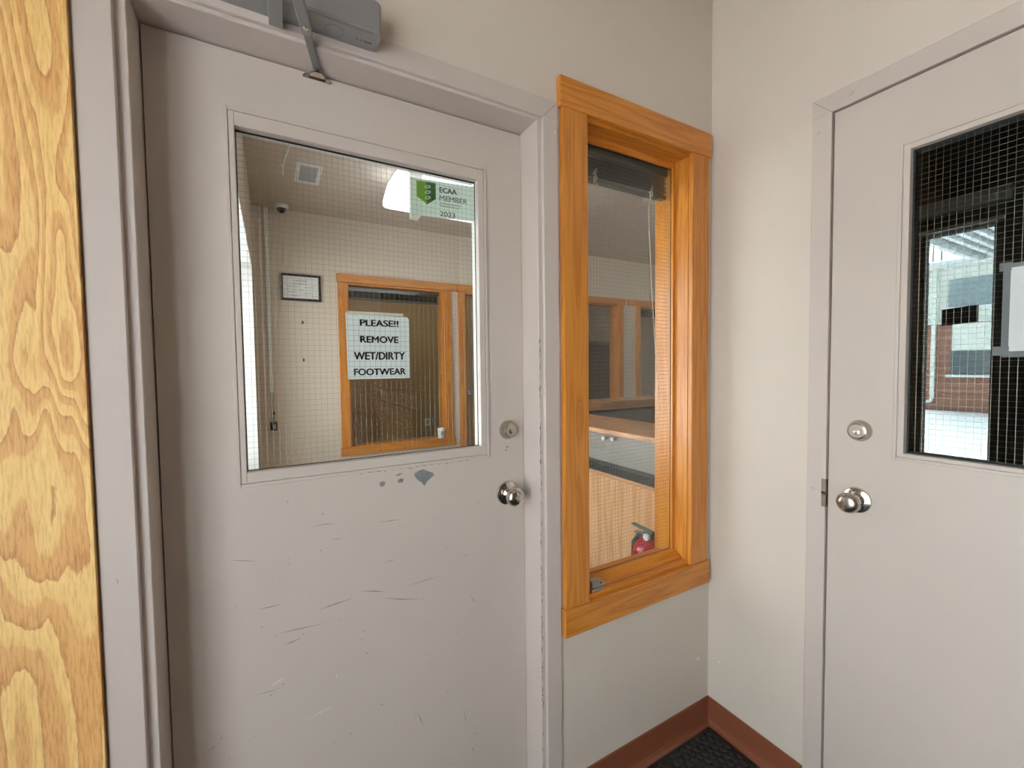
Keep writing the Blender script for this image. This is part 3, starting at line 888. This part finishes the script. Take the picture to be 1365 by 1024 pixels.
# ------------------------------------------------------------------ door frame 2 and door 2
tr2 = root('trim_2', (0.0, -0.85, 0.0), 'taupe painted steel frame around the second door', 'door frame', kind='structure')
FX = -0.006
box('jamb_face', (FX, -0.376, 0.0), (0.0, -0.327, 2.0245), 'taupe2', tr2, 0.001, 1)
box('jamb_face', (FX, -1.310, 0.0), (0.0, -1.261, 2.0245), 'taupe2', tr2, 0.001, 1)
box('head_face', (FX, -1.310, 2.0245), (0.0, -0.327, 2.074), 'taupe2', tr2, 0.001, 1)
box('jamb', (0.0, -0.376, 0.0), (0.135, D2B, 2.03), 'taupe2', tr2)
box('jamb', (0.0, D2A, 0.0), (0.135, -1.261, 2.03), 'taupe2', tr2)
box('head', (0.0, D2A, 2.0245), (0.135, D2B, 2.048), 'taupe2', tr2)
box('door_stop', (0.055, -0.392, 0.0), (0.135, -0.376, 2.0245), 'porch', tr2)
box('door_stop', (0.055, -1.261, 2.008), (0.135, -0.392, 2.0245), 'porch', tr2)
prism('mitre_joint', [(-0.376, 2.0243), (-0.3755, 2.0232), (-0.3275, 2.0728), (-0.3282, 2.0735)], 'x', FX - 0.0001, FX + 0.0005, 'scuff', tr2)
for y, z in ((-0.342, 0.963), (-0.342, 1.983), (-0.420, 2.050)):
    screw(FX, y, z, (-1, 0, 0), tr2)
st = box('strike_plate', (-0.0075, -0.378, 0.918), (0.004, -0.366, 0.998), 'nickel', tr2, 0.0008, 1)
box('strike_pin', (-0.0085, -0.3775, 0.955), (-0.004, -0.3665, 0.961), 'gasket', st)

d2 = root('door_2', (0.02, -0.82, 0.0), 'second taupe steel door with wired glass, in the wall right of the corner', 'door', kind='structure')
g2 = (-1.085, -0.545, 1.100, 1.851)
slab2 = wall('slab', 'x', 0.0, 0.045, -1.257, -0.3805, 0.014, 2.0195, [(g2[0] - 0.004, g2[1] + 0.004, g2[2] - 0.004, g2[3] + 0.004)], 'taupe', None)
slab2.parent = d2
slab2.matrix_parent_inverse = Matrix.Translation(-ROOTLOC['door_2'])
lite('x', 0.0, -1, (-1.105, -0.5235, 1.083, 1.872), (-1.083, -0.545, 1.101, 1.851), d2, 'taupe')
box('gap_shadow_strip', (0.030, -0.3805, 0.014), (0.045, -0.3765, 2.02), 'gasket', d2)  # dark strip standing in for the shadow in the door gap
bpy.data.objects['gap_shadow_strip'].name = 'gap_shade'
gx = 0.020
for lo, hi in (((gx - 0.0042, -0.549, 1.098), (gx - 0.003, -0.5425, 1.854)), ((gx - 0.0042, -1.087, 1.8465), (gx - 0.003, -0.543, 1.854)), ((gx - 0.0042, -1.087, 1.098), (gx - 0.003, -0.543, 1.1045))):
    box('gasket', lo, hi, 'gasket', d2)
gp2 = box('pane', (gx - 0.003, -1.088, 1.096), (gx + 0.003, -0.542, 1.855), 'glassd', d2)
wire_mesh('wire_mesh', 'x', gx, -1.088, -0.542, 1.096, 1.855, gp2)
for lo, hi in (((gx + 0.003, -0.548, 1.085), (0.047, -0.530, 1.866)), ((gx + 0.003, -1.1, 1.085), (0.047, -1.082, 1.866)), ((gx + 0.003, -1.082, 1.849), (0.047, -0.548, 1.866)), ((gx + 0.003, -1.082, 1.085), (0.047, -0.548, 1.103))):
    box('back_bead', lo, hi, 'porchf', d2)
knobset(d2, (0.0, -0.449, 0.957), (-1, 0, 0), 'nickel', 'pin')
deadbolt(d2, (0.0, -0.4525, 1.147), (-1, 0, 0), 'keyface', 0.0285)

# laminated notice on the glass of door 2
ln = root('laminated_notice', (0.0155, -0.80, 1.34), 'white laminated notice taped on the glass of the second door', 'notice')
NX = gx - 0.0036
box('laminate', (NX - 0.0004, -0.930, 1.338), (NX, -0.7005, 1.540), 'laminate', ln)
box('sheet', (NX - 0.0009, -0.925, 1.351), (NX - 0.0004, -0.711, 1.531), 'paper', ln)
box('tape', (NX - 0.0010, -0.712, 1.525), (NX - 0.0006, -0.694, 1.543), 'laminate', ln)
box('tape', (NX - 0.0010, -0.712, 1.342), (NX - 0.0006, -0.687, 1.362), 'laminate', ln)

# scuffs on the walls
scuffs('wall_scuffs', [((-0.519, 0.373), (-0.44, 0.42)), ((-0.289, 0.365), (-0.24, 0.38)), ((-0.224, 0.257), (-0.209, 0.262)), ((-0.45, 0.30), (-0.42, 0.31)), ((-0.35, 0.21), (-0.345, 0.19))], 'scufff', bpy.data.objects['wall_front'], 'y', 0.0, -1, 0.0006)
scuffs('wall_nicks', [((-0.071, 0.261), (-0.046, 0.262)), ((-0.066, 0.258), (-0.048, 0.265))], 'scuffw', bpy.data.objects['wall_front'], 'y', 0.0, -1, 0.003)
scuffs('wall_nicks', [((-0.046, 0.252), (-0.043, 0.258)), ((-0.049, 0.256), (-0.042, 0.252))], 'scuffw', bpy.data.objects['wall_right'], 'x', 0.0, -1, 0.003)
scuffs('wall_scuffs', [((-0.159, 0.286), (-0.19, 0.27)), ((-0.222, 0.258), (-0.258, 0.23))], 'scufff', bpy.data.objects['wall_right'], 'x', 0.0, -1, 0.0006)

# ------------------------------------------------------------------ lobby: far wall joinery
def casing(parent, x0, x1, z0, z1, y, head, sill=True, right=True):
    cw = 0.074
    box('side_casing', (x0 - cw, y - 0.018, z0 if sill else 0.0), (x0, y, z1), 'fir_z', parent, 0.002, 1)
    if right:
        box('side_casing', (x1, y - 0.018, z0 if sill else 0.0), (x1 + cw, y, z1), 'fir_z', parent, 0.002, 1)
    box('head_casing', (head[0], y - 0.021, z1), (head[1], y, z1 + 0.070), 'fir_x', parent, 0.002, 1)
    if sill:
        box('apron', (x0 - cw - 0.006, y - 0.021, z0 - 0.074), (x1 + cw + 0.018, y, z0), 'fir_x', parent, 0.002, 1)
        box('sill', (x0, y, z0 - 0.012), (x1, y + 0.13, z0 + 0.002), 'fir_x', parent)
    box('jamb_liner', (x0, y, z0 if sill else 0.0), (x0 + 0.014, y + 0.13, z1), 'fir_z', parent)
    box('jamb_liner', (x1 - 0.014, y, z0 if sill else 0.0), (x1, y + 0.13, z1), 'fir_z', parent)
    box('head_liner', (x0 + 0.014, y, z1 - 0.014), (x1 - 0.014, y + 0.13, z1), 'fir_x', parent)

w2 = root('window_2', (-0.36, FY, 0.58), 'wood framed interior window on the far lobby wall behind the footwear sign', 'window', kind='structure')
casing(w2, HW2[0], HW2[1], HW2[2], HW2[3], FY, (-0.875, 0.185))
box('pane', (HW2[0] + 0.014, FY + 0.060, HW2[2]), (HW2[1] - 0.014, FY + 0.066, HW2[3] - 0.014), 'glass', w2)
blind('window_blind', HW2[0] + 0.018, HW2[1] - 0.018, FY + 0.090, 2.044, 'raised dark mini blind at the top of the interior window above the footwear sign')
w3 = root('window_3', (1.77, FY, 0.58), 'wood framed interior window over the reception counter, left of the pale wall strip', 'window', kind='structure')
casing(w3, HW3[0], HW3[1], HW3[2], HW3[3], FY, (1.19, 2.40))
box('pane', (HW3[0] + 0.014, FY + 0.060, HW3[2]), (HW3[1] - 0.014, FY + 0.066, HW3[3] - 0.014), 'glass', w3)
w4 = root('window_4', (2.95, FY, 0.58), 'wood framed interior window with dark blind beyond the blind cord', 'window', kind='structure')
casing(w4, HW4[0], HW4[1], HW4[2], HW4[3], FY, (2.44, 3.295), True, False)
box('pane', (HW4[0] + 0.014, FY + 0.060, HW4[2]), (HW4[1] - 0.014, FY + 0.066, HW4[3] - 0.014), 'glass', w4)
blind('window_blind', HW4[0] + 0.018, HW4[1] - 0.018, FY + 0.030, 2.044, 'raised dark mini blind on the farthest window, right of the hanging cord')
d3 = root('door_3', (0.72, FY + 0.05, 0.0), 'olive brown wooden office door in the far lobby wall', 'door', kind='structure')
casing(d3, HD3[0], HD3[1], 0.0, HD3[3], FY, (0.187, 1.185), False)
s3 = wall('slab', 'y', FY + 0.060, FY + 0.100, HD3[0] + 0.016, HD3[1] - 0.016, 0.01, HD3[3] - 0.016, [(HD3[0] + 0.14, HD3[1] - 0.14, 1.05, 1.93)], 'doorwood', None)
s3.parent = d3
s3.matrix_parent_inverse = Matrix.Translation(-ROOTLOC['door_3'])
box('pane', (HD3[0] + 0.14, FY + 0.078, 1.05), (HD3[1] - 0.14, FY + 0.083, 1.93), 'glass', d3)
lathe('rose', [(0.030, 0), (0.028, 0.008), (0.012, 0.012), (0.011, 0.03)], (0.352, FY + 0.060, 1.083), (0, -1, 0), 'steel', d3, 20)
lathe('knob', [(0.011, 0.028), (0.022, 0.036), (0.026, 0.046), (0.020, 0.058), (0, 0.062)], (0.352, FY + 0.060, 1.083), (0, -1, 0), 'steel', d3, 20)

# white cup on the far sill
cp = root('white_cup', (0.030, FY + 0.01, 0.657), 'small white cup on the sill of the interior window behind the sign', 'cup')
lathe('cup_body', [(0.030, 0.0), (0.032, 0.004), (0.034, 0.080), (0.034, 0.094), (0.031, 0.094), (0.030, 0.08), (0.028, 0.006), (0, 0.006)], (0.030, FY + 0.012, 0.657), (0, 0, 1), 'white', cp, 24)
box('cup_label', (0.012, FY - 0.0235, 0.690), (0.048, FY - 0.0215, 0.722), 'greyface', cp)

# framed certificate
fr = root('framed_certificate', (-1.146, FY, 1.884), 'black framed certificate on the far lobby wall', 'frame')
ring4('frame_bar', 'y', FY - 0.022, FY - 0.001, -1.293, -0.999, 1.884, 2.095, 0.017, ('blackp', 'blackp'), fr, 0.001)
box('sheet', (-1.277, FY - 0.012, 1.900), (-1.015, FY - 0.006, 2.079), 'white', fr)
bm = bmesh.new()
def strokes(x0, x1, z, h):
    x = x0
    while x < x1:
        w_ = random.uniform(0.003, 0.009)
        addbox(bm, (x, FY - 0.0125, z), (min(x1, x + w_), FY - 0.0119, z + h * random.uniform(0.7, 1)))
        x += w_ + 0.002
strokes(-1.185, -1.105, 2.040, 0.007)
for z, a, b in ((2.018, -1.19, -1.10), (1.995, -1.25, -1.17), (1.992, -1.12, -1.05), (1.968, -1.15, -1.13), (1.950, -1.24, -1.18), (1.945, -1.13, -1.07), (1.920, -1.22, -1.17)):
    strokes(a, b, z, 0.004)
o = from_bm('print', bm, 'inkgrey', fr)
o['kind'] = 'stuff'

# raceway, cable and wall device
rc = root('cable_raceway', (-1.378, FY, 1.15), 'white cable raceway running down the far lobby wall', 'raceway')
box('cover', (-1.392, FY - 0.014, 1.150), (-1.364, FY - 0.001, H - 0.001), 'white', rc, 0.002)
box('end_piece', (-1.382, FY - 0.010, 1.085), (-1.362, FY - 0.001, 1.150), 'greyface', rc, 0.002)
dv = root('wall_buzzer', (-1.371, FY, 0.85), 'small black wall device hanging under the white cable raceway', 'device')
box('housing', (-1.397, FY - 0.034, 0.848), (-1.347, FY - 0.001, 0.915), 'blackp', dv, 0.005)
box('face', (-1.378, FY - 0.0365, 0.862), (-1.356, FY - 0.0335, 0.898), 'greyface', dv, 0.003)
tube('cable', [(-1.374, FY - 0.008, 1.10), (-1.372, FY - 0.012, 1.03), (-1.369, FY - 0.014, 0.97), (-1.371, FY - 0.014, 0.91)], 0.0022, 'blackp', dv, 6)
lathe('cable_bead', [(0.0, 0), (0.009, 0.001), (0.009, 0.024), (0, 0.025)], (-1.369, FY - 0.013, 0.972), (0, 0, 1), 'blackp', dv, 12)
for z, w_ in ((1.711, 'upper'), (1.406, 'lower')):
    hk = root('wall_hook', (-1.142, FY, z), '%s of two tiny dark wall hooks below the framed certificate' % w_, 'hook', 'wall hooks')
    box('hook_plate', (-1.147, FY - 0.004, z - 0.012), (-1.137, FY, z + 0.012), 'blackp', hk, 0.001, 1)
    tube('hook_pin', [(-1.142, FY - 0.003, z), (-1.142, FY - 0.016, z - 0.004), (-1.138, FY - 0.020, z + 0.006)], 0.0022, 'blackp', hk, 6)

# security camera
sec = root('security_camera', (-1.285, 2.80, H), 'white dome security camera in the far corner of the lobby ceiling', 'camera')
lathe('base', [(0.050, 0), (0.050, 0.018), (0.044, 0.028), (0, 0.028)], (-1.270, 2.80, H), (0, 0, -1), 'white', sec, 28)
lathe('dome', [(0.034, 0.026), (0.033, 0.036), (0.024, 0.052), (0.010, 0.060), (0, 0.061)], (-1.270, 2.80, H), (0, 0, -1), 'blackp', sec, 28)

# ceiling vent
cv = root('ceiling_vent', (-1.13, 2.115, H), 'small white louvred vent grille in the lobby ceiling', 'vent')
vx0, vx1, vy0, vy1 = -1.205, -1.055, 1.965, 2.265
for lo, hi in (((vx0, vy0, H - 0.008), (vx0 + 0.024, vy1, H)), ((vx1 - 0.024, vy0, H - 0.008), (vx1, vy1, H)), ((vx0 + 0.024, vy0, H - 0.008), (vx1 - 0.024, vy0 + 0.024, H)), ((vx0 + 0.024, vy1 - 0.024, H - 0.008), (vx1 - 0.024, vy1, H))):
    box('frame_bar', lo, hi, 'white', cv, 0.001, 1)
f0 = None
for i in range(12):
    y = vy0 + 0.034 + i * 0.0205
    if f0 is None:
        f0 = prism('louvre', [(-0.010, -0.001), (-0.009, 0.0), (0.008, -0.007), (0.007, -0.008)], 'x', vx0 + 0.024, vx1 - 0.024, 'greyface', cv)
        o = f0
    else:
        o = f0.copy()
        COL.objects.link(o)
    o.location = (0, y, H)

# conduit on the ceiling
cc = root('ceiling_conduit', (-1.26, 1.9, H), 'thin pale conduit across the lobby ceiling beside the vent', 'conduit')
tube('pipe', [(-1.165, 1.25, H - 0.006), (-1.242, 1.71, H - 0.006), (-1.278, 2.02, H - 0.006), (-1.279, 2.06, H - 0.006), (-1.272, 2.20, H - 0.006)], 0.006, 'white', cc, 10)
box('clip', (-1.292, 2.03, H - 0.014), (-1.266, 2.045, H), 'white', cc, 0.001, 1)

# ceiling lamp
def wrap_lamp(dx, dy, label):
    lp = root('ceiling_lamp', (-0.10 + dx, 1.88 + dy, H), label, 'lamp', 'wraparound ceiling lamps')
    box('back_plate', (-0.645 + dx, 1.74 + dy, H - 0.015), (0.52 + dx, 2.04 + dy, H), 'white', lp)
    pf = [(1.765, H - 0.015), (1.750, H - 0.10), (1.760, H - 0.155), (1.790, H - 0.185), (1.84, H - 0.20), (1.94, H - 0.20), (1.99, H - 0.185), (2.02, H - 0.155), (2.03, H - 0.10), (2.015, H - 0.015)]
    bm = bmesh.new()
    rings = []
    cy_, cz_ = 1.89, H - 0.015
    for x, s in ((-0.693, 0.85), (-0.690, 0.93), (-0.672, 0.99), (-0.635, 1.0)):
        rings.append([bm.verts.new((x + dx + 0.045 * (z - (H - 0.2)) / 0.185, cy_ + dy + (y - cy_) * s, cz_ + (z - cz_) * s)) for y, z in pf])
    rings.append([bm.verts.new((0.50 + dx, y + dy, z)) for y, z in pf])
    n = len(pf)
    for A, B in zip(rings, rings[1:]):
        for i in range(n):
            bm.faces.new((A[i], A[(i + 1) % n], B[(i + 1) % n], B[i]))
    bm.faces.new(rings[0]); bm.faces.new(rings[-1][::-1])
    from_bm('lens', bm, 'lens', lp, True)
wrap_lamp(0.0, 0.0, 'white wraparound ceiling lamp behind the membership card')
wrap_lamp(0.0, -1.15, 'added unseen wraparound lamp just inside the lobby door, brightens the lobby')  # added out of view to lift the lobby light
wrap_lamp(2.42, -0.37, 'added unseen wraparound lamp over the far end of the reception, brightens it')  # another added lamp, hidden from view, lights the reception end

# lobby exterior window in the recess
lw = root('window_7', (-1.68, 1.5, 0.6), 'daylit lobby window in the deep white recess left of the cable raceway', 'window', kind='structure')
box('recess_jamb', (-1.70, 2.505, 0.60), (-1.473, 2.52, 2.06), 'white', lw)
box('recess_head', (-1.70, 0.45, 2.045), (-1.473, 2.505, 2.06), 'white', lw)
box('recess_sill', (-1.70, 0.45, 0.60), (-1.473, 2.505, 0.62), 'greylam', lw)
box('frame_bar', (-1.70, 0.45, 0.62), (-1.66, 0.49, 2.045), 'white', lw)
box('frame_bar', (-1.70, 2.465, 0.62), (-1.66, 2.505, 2.045), 'white', lw)
box('frame_bar', (-1.70, 0.49, 2.005), (-1.66, 2.465, 2.045), 'white', lw)
box('frame_bar', (-1.70, 0.49, 0.62), (-1.66, 2.465, 0.66), 'white', lw)
box('pane', (-1.684, 0.49, 0.66), (-1.678, 2.465, 2.005), 'glass', lw)

# ------------------------------------------------------------------ reception counter
rcx = 0.05
cn = root('reception_counter', (rcx + 0.2, 1.0, 0.0), 'wood reception counter with raised ledge and black edge strip', 'counter')
box('front_panel', (rcx, 0.16, 0.0), (rcx + 0.03, 1.90, 0.781), 'oakc_z', cn)
box('edge_strip', (rcx - 0.014, 0.15, 0.783), (rcx + 0.06, 1.91, 0.802), 'oakc_y', cn, 0.001, 1)
box('black_strip', (rcx - 0.006, 0.15, 0.802), (rcx + 0.06, 1.91, 0.838), 'darkedge', cn, 0.001, 1)
box('upstand', (rcx + 0.055, 0.16, 0.838), (rcx + 0.075, 1.90, 0.995), 'greylam', cn)
box('ledge', (rcx - 0.012, 0.15, 0.996), (rcx + 0.36, 1.90, 1.018), 'oakc_y', cn, 0.002, 1)
box('desk_top', (rcx + 0.06, 0.16, 0.74), (rcx + 0.75, 1.70, 0.77), 'greylam', cn)
box('return_panel', (rcx + 0.36, 1.86, 0.0), (1.95, 1.90, 0.985), 'greylam', cn)
box('return_edge', (rcx + 0.36, 1.845, 0.925), (1.95, 1.86, 0.945), 'darkedge', cn)
box('return_ledge', (rcx + 0.30, 1.84, 0.945), (1.96, 2.12, 1.018), 'oakc_x', cn, 0.002, 1)
for y, z in ((0.665, 0.960), (0.600, 0.966)):
    lathe('white_speck', [(0.006, 0), (0.006, 0.010), (0.011, 0.016), (0.011, 0.022), (0.006, 0.027), (0, 0.028)], (rcx + 0.055, y, z), (-1, 0, 0), 'white', cn, 14)  # small white specks raised on the grey upstand

# fire extinguisher on the counter panel
ex = root('fire_extinguisher', (-0.03, 0.345, 0.28), 'red fire extinguisher hung on the reception counter panel', 'extinguisher')
EX, EY = -0.048, 0.238
lathe('cylinder', [(0.0, 0.255), (0.060, 0.256), (0.066, 0.265), (0.066, 0.560), (0.062, 0.588), (0.048, 0.608), (0.028, 0.618), (0.022, 0.622), (0.0, 0.622)], (EX, EY, 0), (0, 0, 1), 'red', ex, 36)
lathe('neck', [(0.022, 0.615), (0.022, 0.624), (0.018, 0.627), (0.018, 0.634), (0, 0.634)], (EX, EY, 0), (0, 0, 1), 'chrome', ex, 24)
box('valve', (EX - 0.016, EY - 0.022, 0.622), (EX + 0.016, EY + 0.030, 0.640), 'darkgreen', ex, 0.004)
prism('handle', [(EY - 0.02, 0.630), (EY + 0.075, 0.622), (EY + 0.078, 0.628), (EY - 0.01, 0.640)], 'x', EX - 0.010, EX + 0.010, 'darkgreen', ex, 0.001)
prism('lever', [(EY - 0.02, 0.642), (EY + 0.090, 0.652), (EY + 0.092, 0.658), (EY - 0.022, 0.654)], 'x', EX - 0.010, EX + 0.010, 'darkgreen', ex, 0.001)
tube('hose', [(EX, EY + 0.02, 0.630), (EX - 0.01, EY + 0.05, 0.620), (EX - 0.01, EY + 0.078, 0.580), (EX - 0.005, EY + 0.085, 0.50), (EX, EY + 0.082, 0.40)], 0.009, 'hose', ex, 10)
lathe('gauge', [(0.014, 0), (0.014, 0.012), (0.011, 0.014), (0, 0.014)], (EX - 0.014, EY - 0.004, 0.631), (-1, 0, 0), 'white', ex, 20)
box('wall_bracket', (0.015, EY - 0.02, 0.30), (0.0495, EY + 0.02, 0.52), 'steel', ex)
box('label_patch', (EX - 0.0672, EY - 0.02, 0.40), (EX - 0.062, EY + 0.02, 0.50), 'white', ex)

# ------------------------------------------------------------------ office behind the far wall
pt = root('office_partition', (2.0, 4.1, 0.0), 'dark brown partition seen through the interior window over the counter', 'partition')
box('panel', (1.35, 4.05, 0.0), (3.25, 4.10, 1.66), 'partition', pt, 0.003)
box('cap_rail', (1.34, 4.04, 1.66), (3.25, 4.11, 1.69), 'doorwood', pt, 0.002)
ot = root('wall_outlet', (0.55, 5.0, 0.54), 'pale outlet plate on the office wall through the interior window', 'outlet')
box('plate', (0.545, 4.993, 0.49), (0.62, 5.0, 0.60), 'white', ot, 0.002)
box('socket', (0.567, 4.991, 0.515), (0.598, 4.9935, 0.575), 'greyface', ot)
ot2 = root('wall_outlet', (0.67, 5.0, 0.55), 'greyer plate right of the pale outlet on the office wall', 'outlet')
box('plate', (0.652, 4.993, 0.50), (0.70, 5.0, 0.60), 'greyface', ot2, 0.002)
ol = root('office_fill_lamp', (0.2, 4.0, H), 'added unseen flat lamp that brightens the office beyond the lobby', 'lamp')  # unseen lamp added to brighten the room behind the windows
box('frame', (-0.40, 3.70, H - 0.03), (0.80, 4.30, H), 'white', ol)
box('lens', (-0.37, 3.73, H - 0.035), (0.77, 4.27, H - 0.028), 'lens2', ol)

# ------------------------------------------------------------------ porch sidelight and outdoors
M['dimmed'] = glass('dimmed_glass', (0.43, 0.465, 0.465, 1))  # tint added to dim the bright outdoors behind this pane
sl = root('window_8', (1.56, -0.23, 0.06), 'narrow bright sidelight in the dark porch beyond the second door', 'window', kind='structure')
SLY0, SLY1, SLT = -0.362, -0.106, 1.965
box('frame_bar', (1.49, SLY0 - 0.03, 0.0), (1.56, SLY0, SLT), 'porchf', sl)
box('frame_bar', (1.49, SLY1, 0.0), (1.56, SLY1 + 0.05, SLT), 'porchf', sl)
box('head_bar', (1.478, SLY0 - 0.03, SLT), (1.56, SLY1 + 0.05, SLT + 0.012), 'greyhead', sl)
box('header', (1.455, SLY0 - 0.05, 2.045), (1.499, SLY1 + 0.10, 2.105), 'greyhead', sl, 0.002)
box('pane', (1.555, SLY0, 0.06), (1.561, SLY1, SLT), 'dimmed', sl)
ds = root('dark_decal', (1.553, -0.24, 1.51), 'black rectangular decal on the bright sidelight of the porch', 'decal')
prism('backing', [(-0.305, 1.518), (-0.177, 1.508), (-0.177, 1.590), (-0.305, 1.600)], 'x', 1.5535, 1.5546, 'gasket', ds)

# canopy over the walk
ca = root('canopy', (7.0, 0.6, 3.5), 'ribbed white canopy roof over the walk outside the porch', 'canopy')
CZ0 = 3.50
box('deck', (3.6, -1.6, CZ0 + 0.10), (11.9, 2.06, CZ0 + 0.16), 'canopyd', ca)
f0 = None
for i in range(18):
    if f0 is None:
        f0 = box('rib', (3.6, -0.038, CZ0), (11.8, 0.038, CZ0 + 0.10), 'canopyr', ca, 0.003, 1)
        o = f0
    else:
        o = f0.copy()
        COL.objects.link(o)
    o.location = (0, 1.86 - i * 0.19, 0)
box('edge_beam', (3.6, 2.04, CZ0 - 0.06), (11.9, 2.14, CZ0 + 0.16), 'canopyr', ca, 0.004)
box('end_beam', (11.8, -1.6, CZ0), (11.9, 2.04, CZ0 + 0.10), 'canopyr', ca, 0.004)
for x in (3.7, 11.7):
    box('post', (x, -1.55, -0.15), (x + 0.12, -1.43, CZ0 + 0.10), 'canopyr', ca, 0.003)

# opposite building
bx = 16.45
bd = root('opposite_building', (bx + 2, 0.0, -0.15), 'white sided building with brick base across the snowy yard', 'building')
box('wall_body', (bx, -9.0, -0.15), (bx + 6, 4.36, 4.18), 'siding', bd)
f0 = None
for i in range(34):
    if f0 is None:
        f0 = box('siding_rib', (bx - 0.04, -0.03, 2.50), (bx, 0.03, 4.18), 'siding', bd)
        o = f0
    else:
        o = f0.copy()
        COL.objects.link(o)
    o.location = (0, 4.30 - i * 0.27, 0)
box('brick_base', (bx - 0.10, -9.0, -0.15), (bx, 4.36, 2.46), 'brick', bd)
box('ledge', (bx - 0.14, -9.0, 2.46), (bx, 4.36, 2.52), 'siding', bd)
box('roof_fascia', (bx - 0.35, -9.2, 4.16), (bx + 6.2, 4.55, 4.32), 'canopyr', bd, 0.01)
up = box('upper_window', (bx - 0.06, 0.6, 2.95), (bx - 0.005, 3.79, 3.77), 'pane', bd)
box('window_frame', (bx - 0.09, 0.52, 2.87), (bx - 0.03, 3.87, 2.95), 'canopyr', up)
lwn = box('lower_window', (bx - 0.13, 0.6, 0.95), (bx - 0.08, 3.70, 1.65), 'pane2', bd)
box('white_panel', (bx - 0.14, 0.6, 1.65), (bx - 0.08, 3.68, 2.44), 'siding', bd)
box('window_sill', (bx - 0.22, 0.5, 0.86), (bx - 0.08, 3.78, 0.94), 'canopyr', lwn)
box('downspout', (bx - 0.24, 4.02, 0.22), (bx - 0.14, 4.12, 4.16), 'siding', bd, 0.01)
tube('downspout_elbow', [(bx - 0.19, 4.07, 0.26), (bx - 0.20, 4.10, 0.14), (bx - 0.24, 4.28, 0.06), (bx - 0.26, 4.40, 0.04)], 0.055, 'siding', bd, 8)
rl = root('roof_rail', (bx + 1, 4.1, 4.42), 'dark pipe railing on the roof of the opposite building', 'railing')
for y in (4.05, 4.24, 4.42):
    tube('post', [(bx + 0.2, y, 4.42), (bx + 0.2, y, 5.15)], 0.025, 'pane2', rl, 8)
tube('rail', [(bx + 0.2, 3.4, 5.12), (bx + 0.2, 4.5, 5.12)], 0.02, 'pane2', rl, 8)
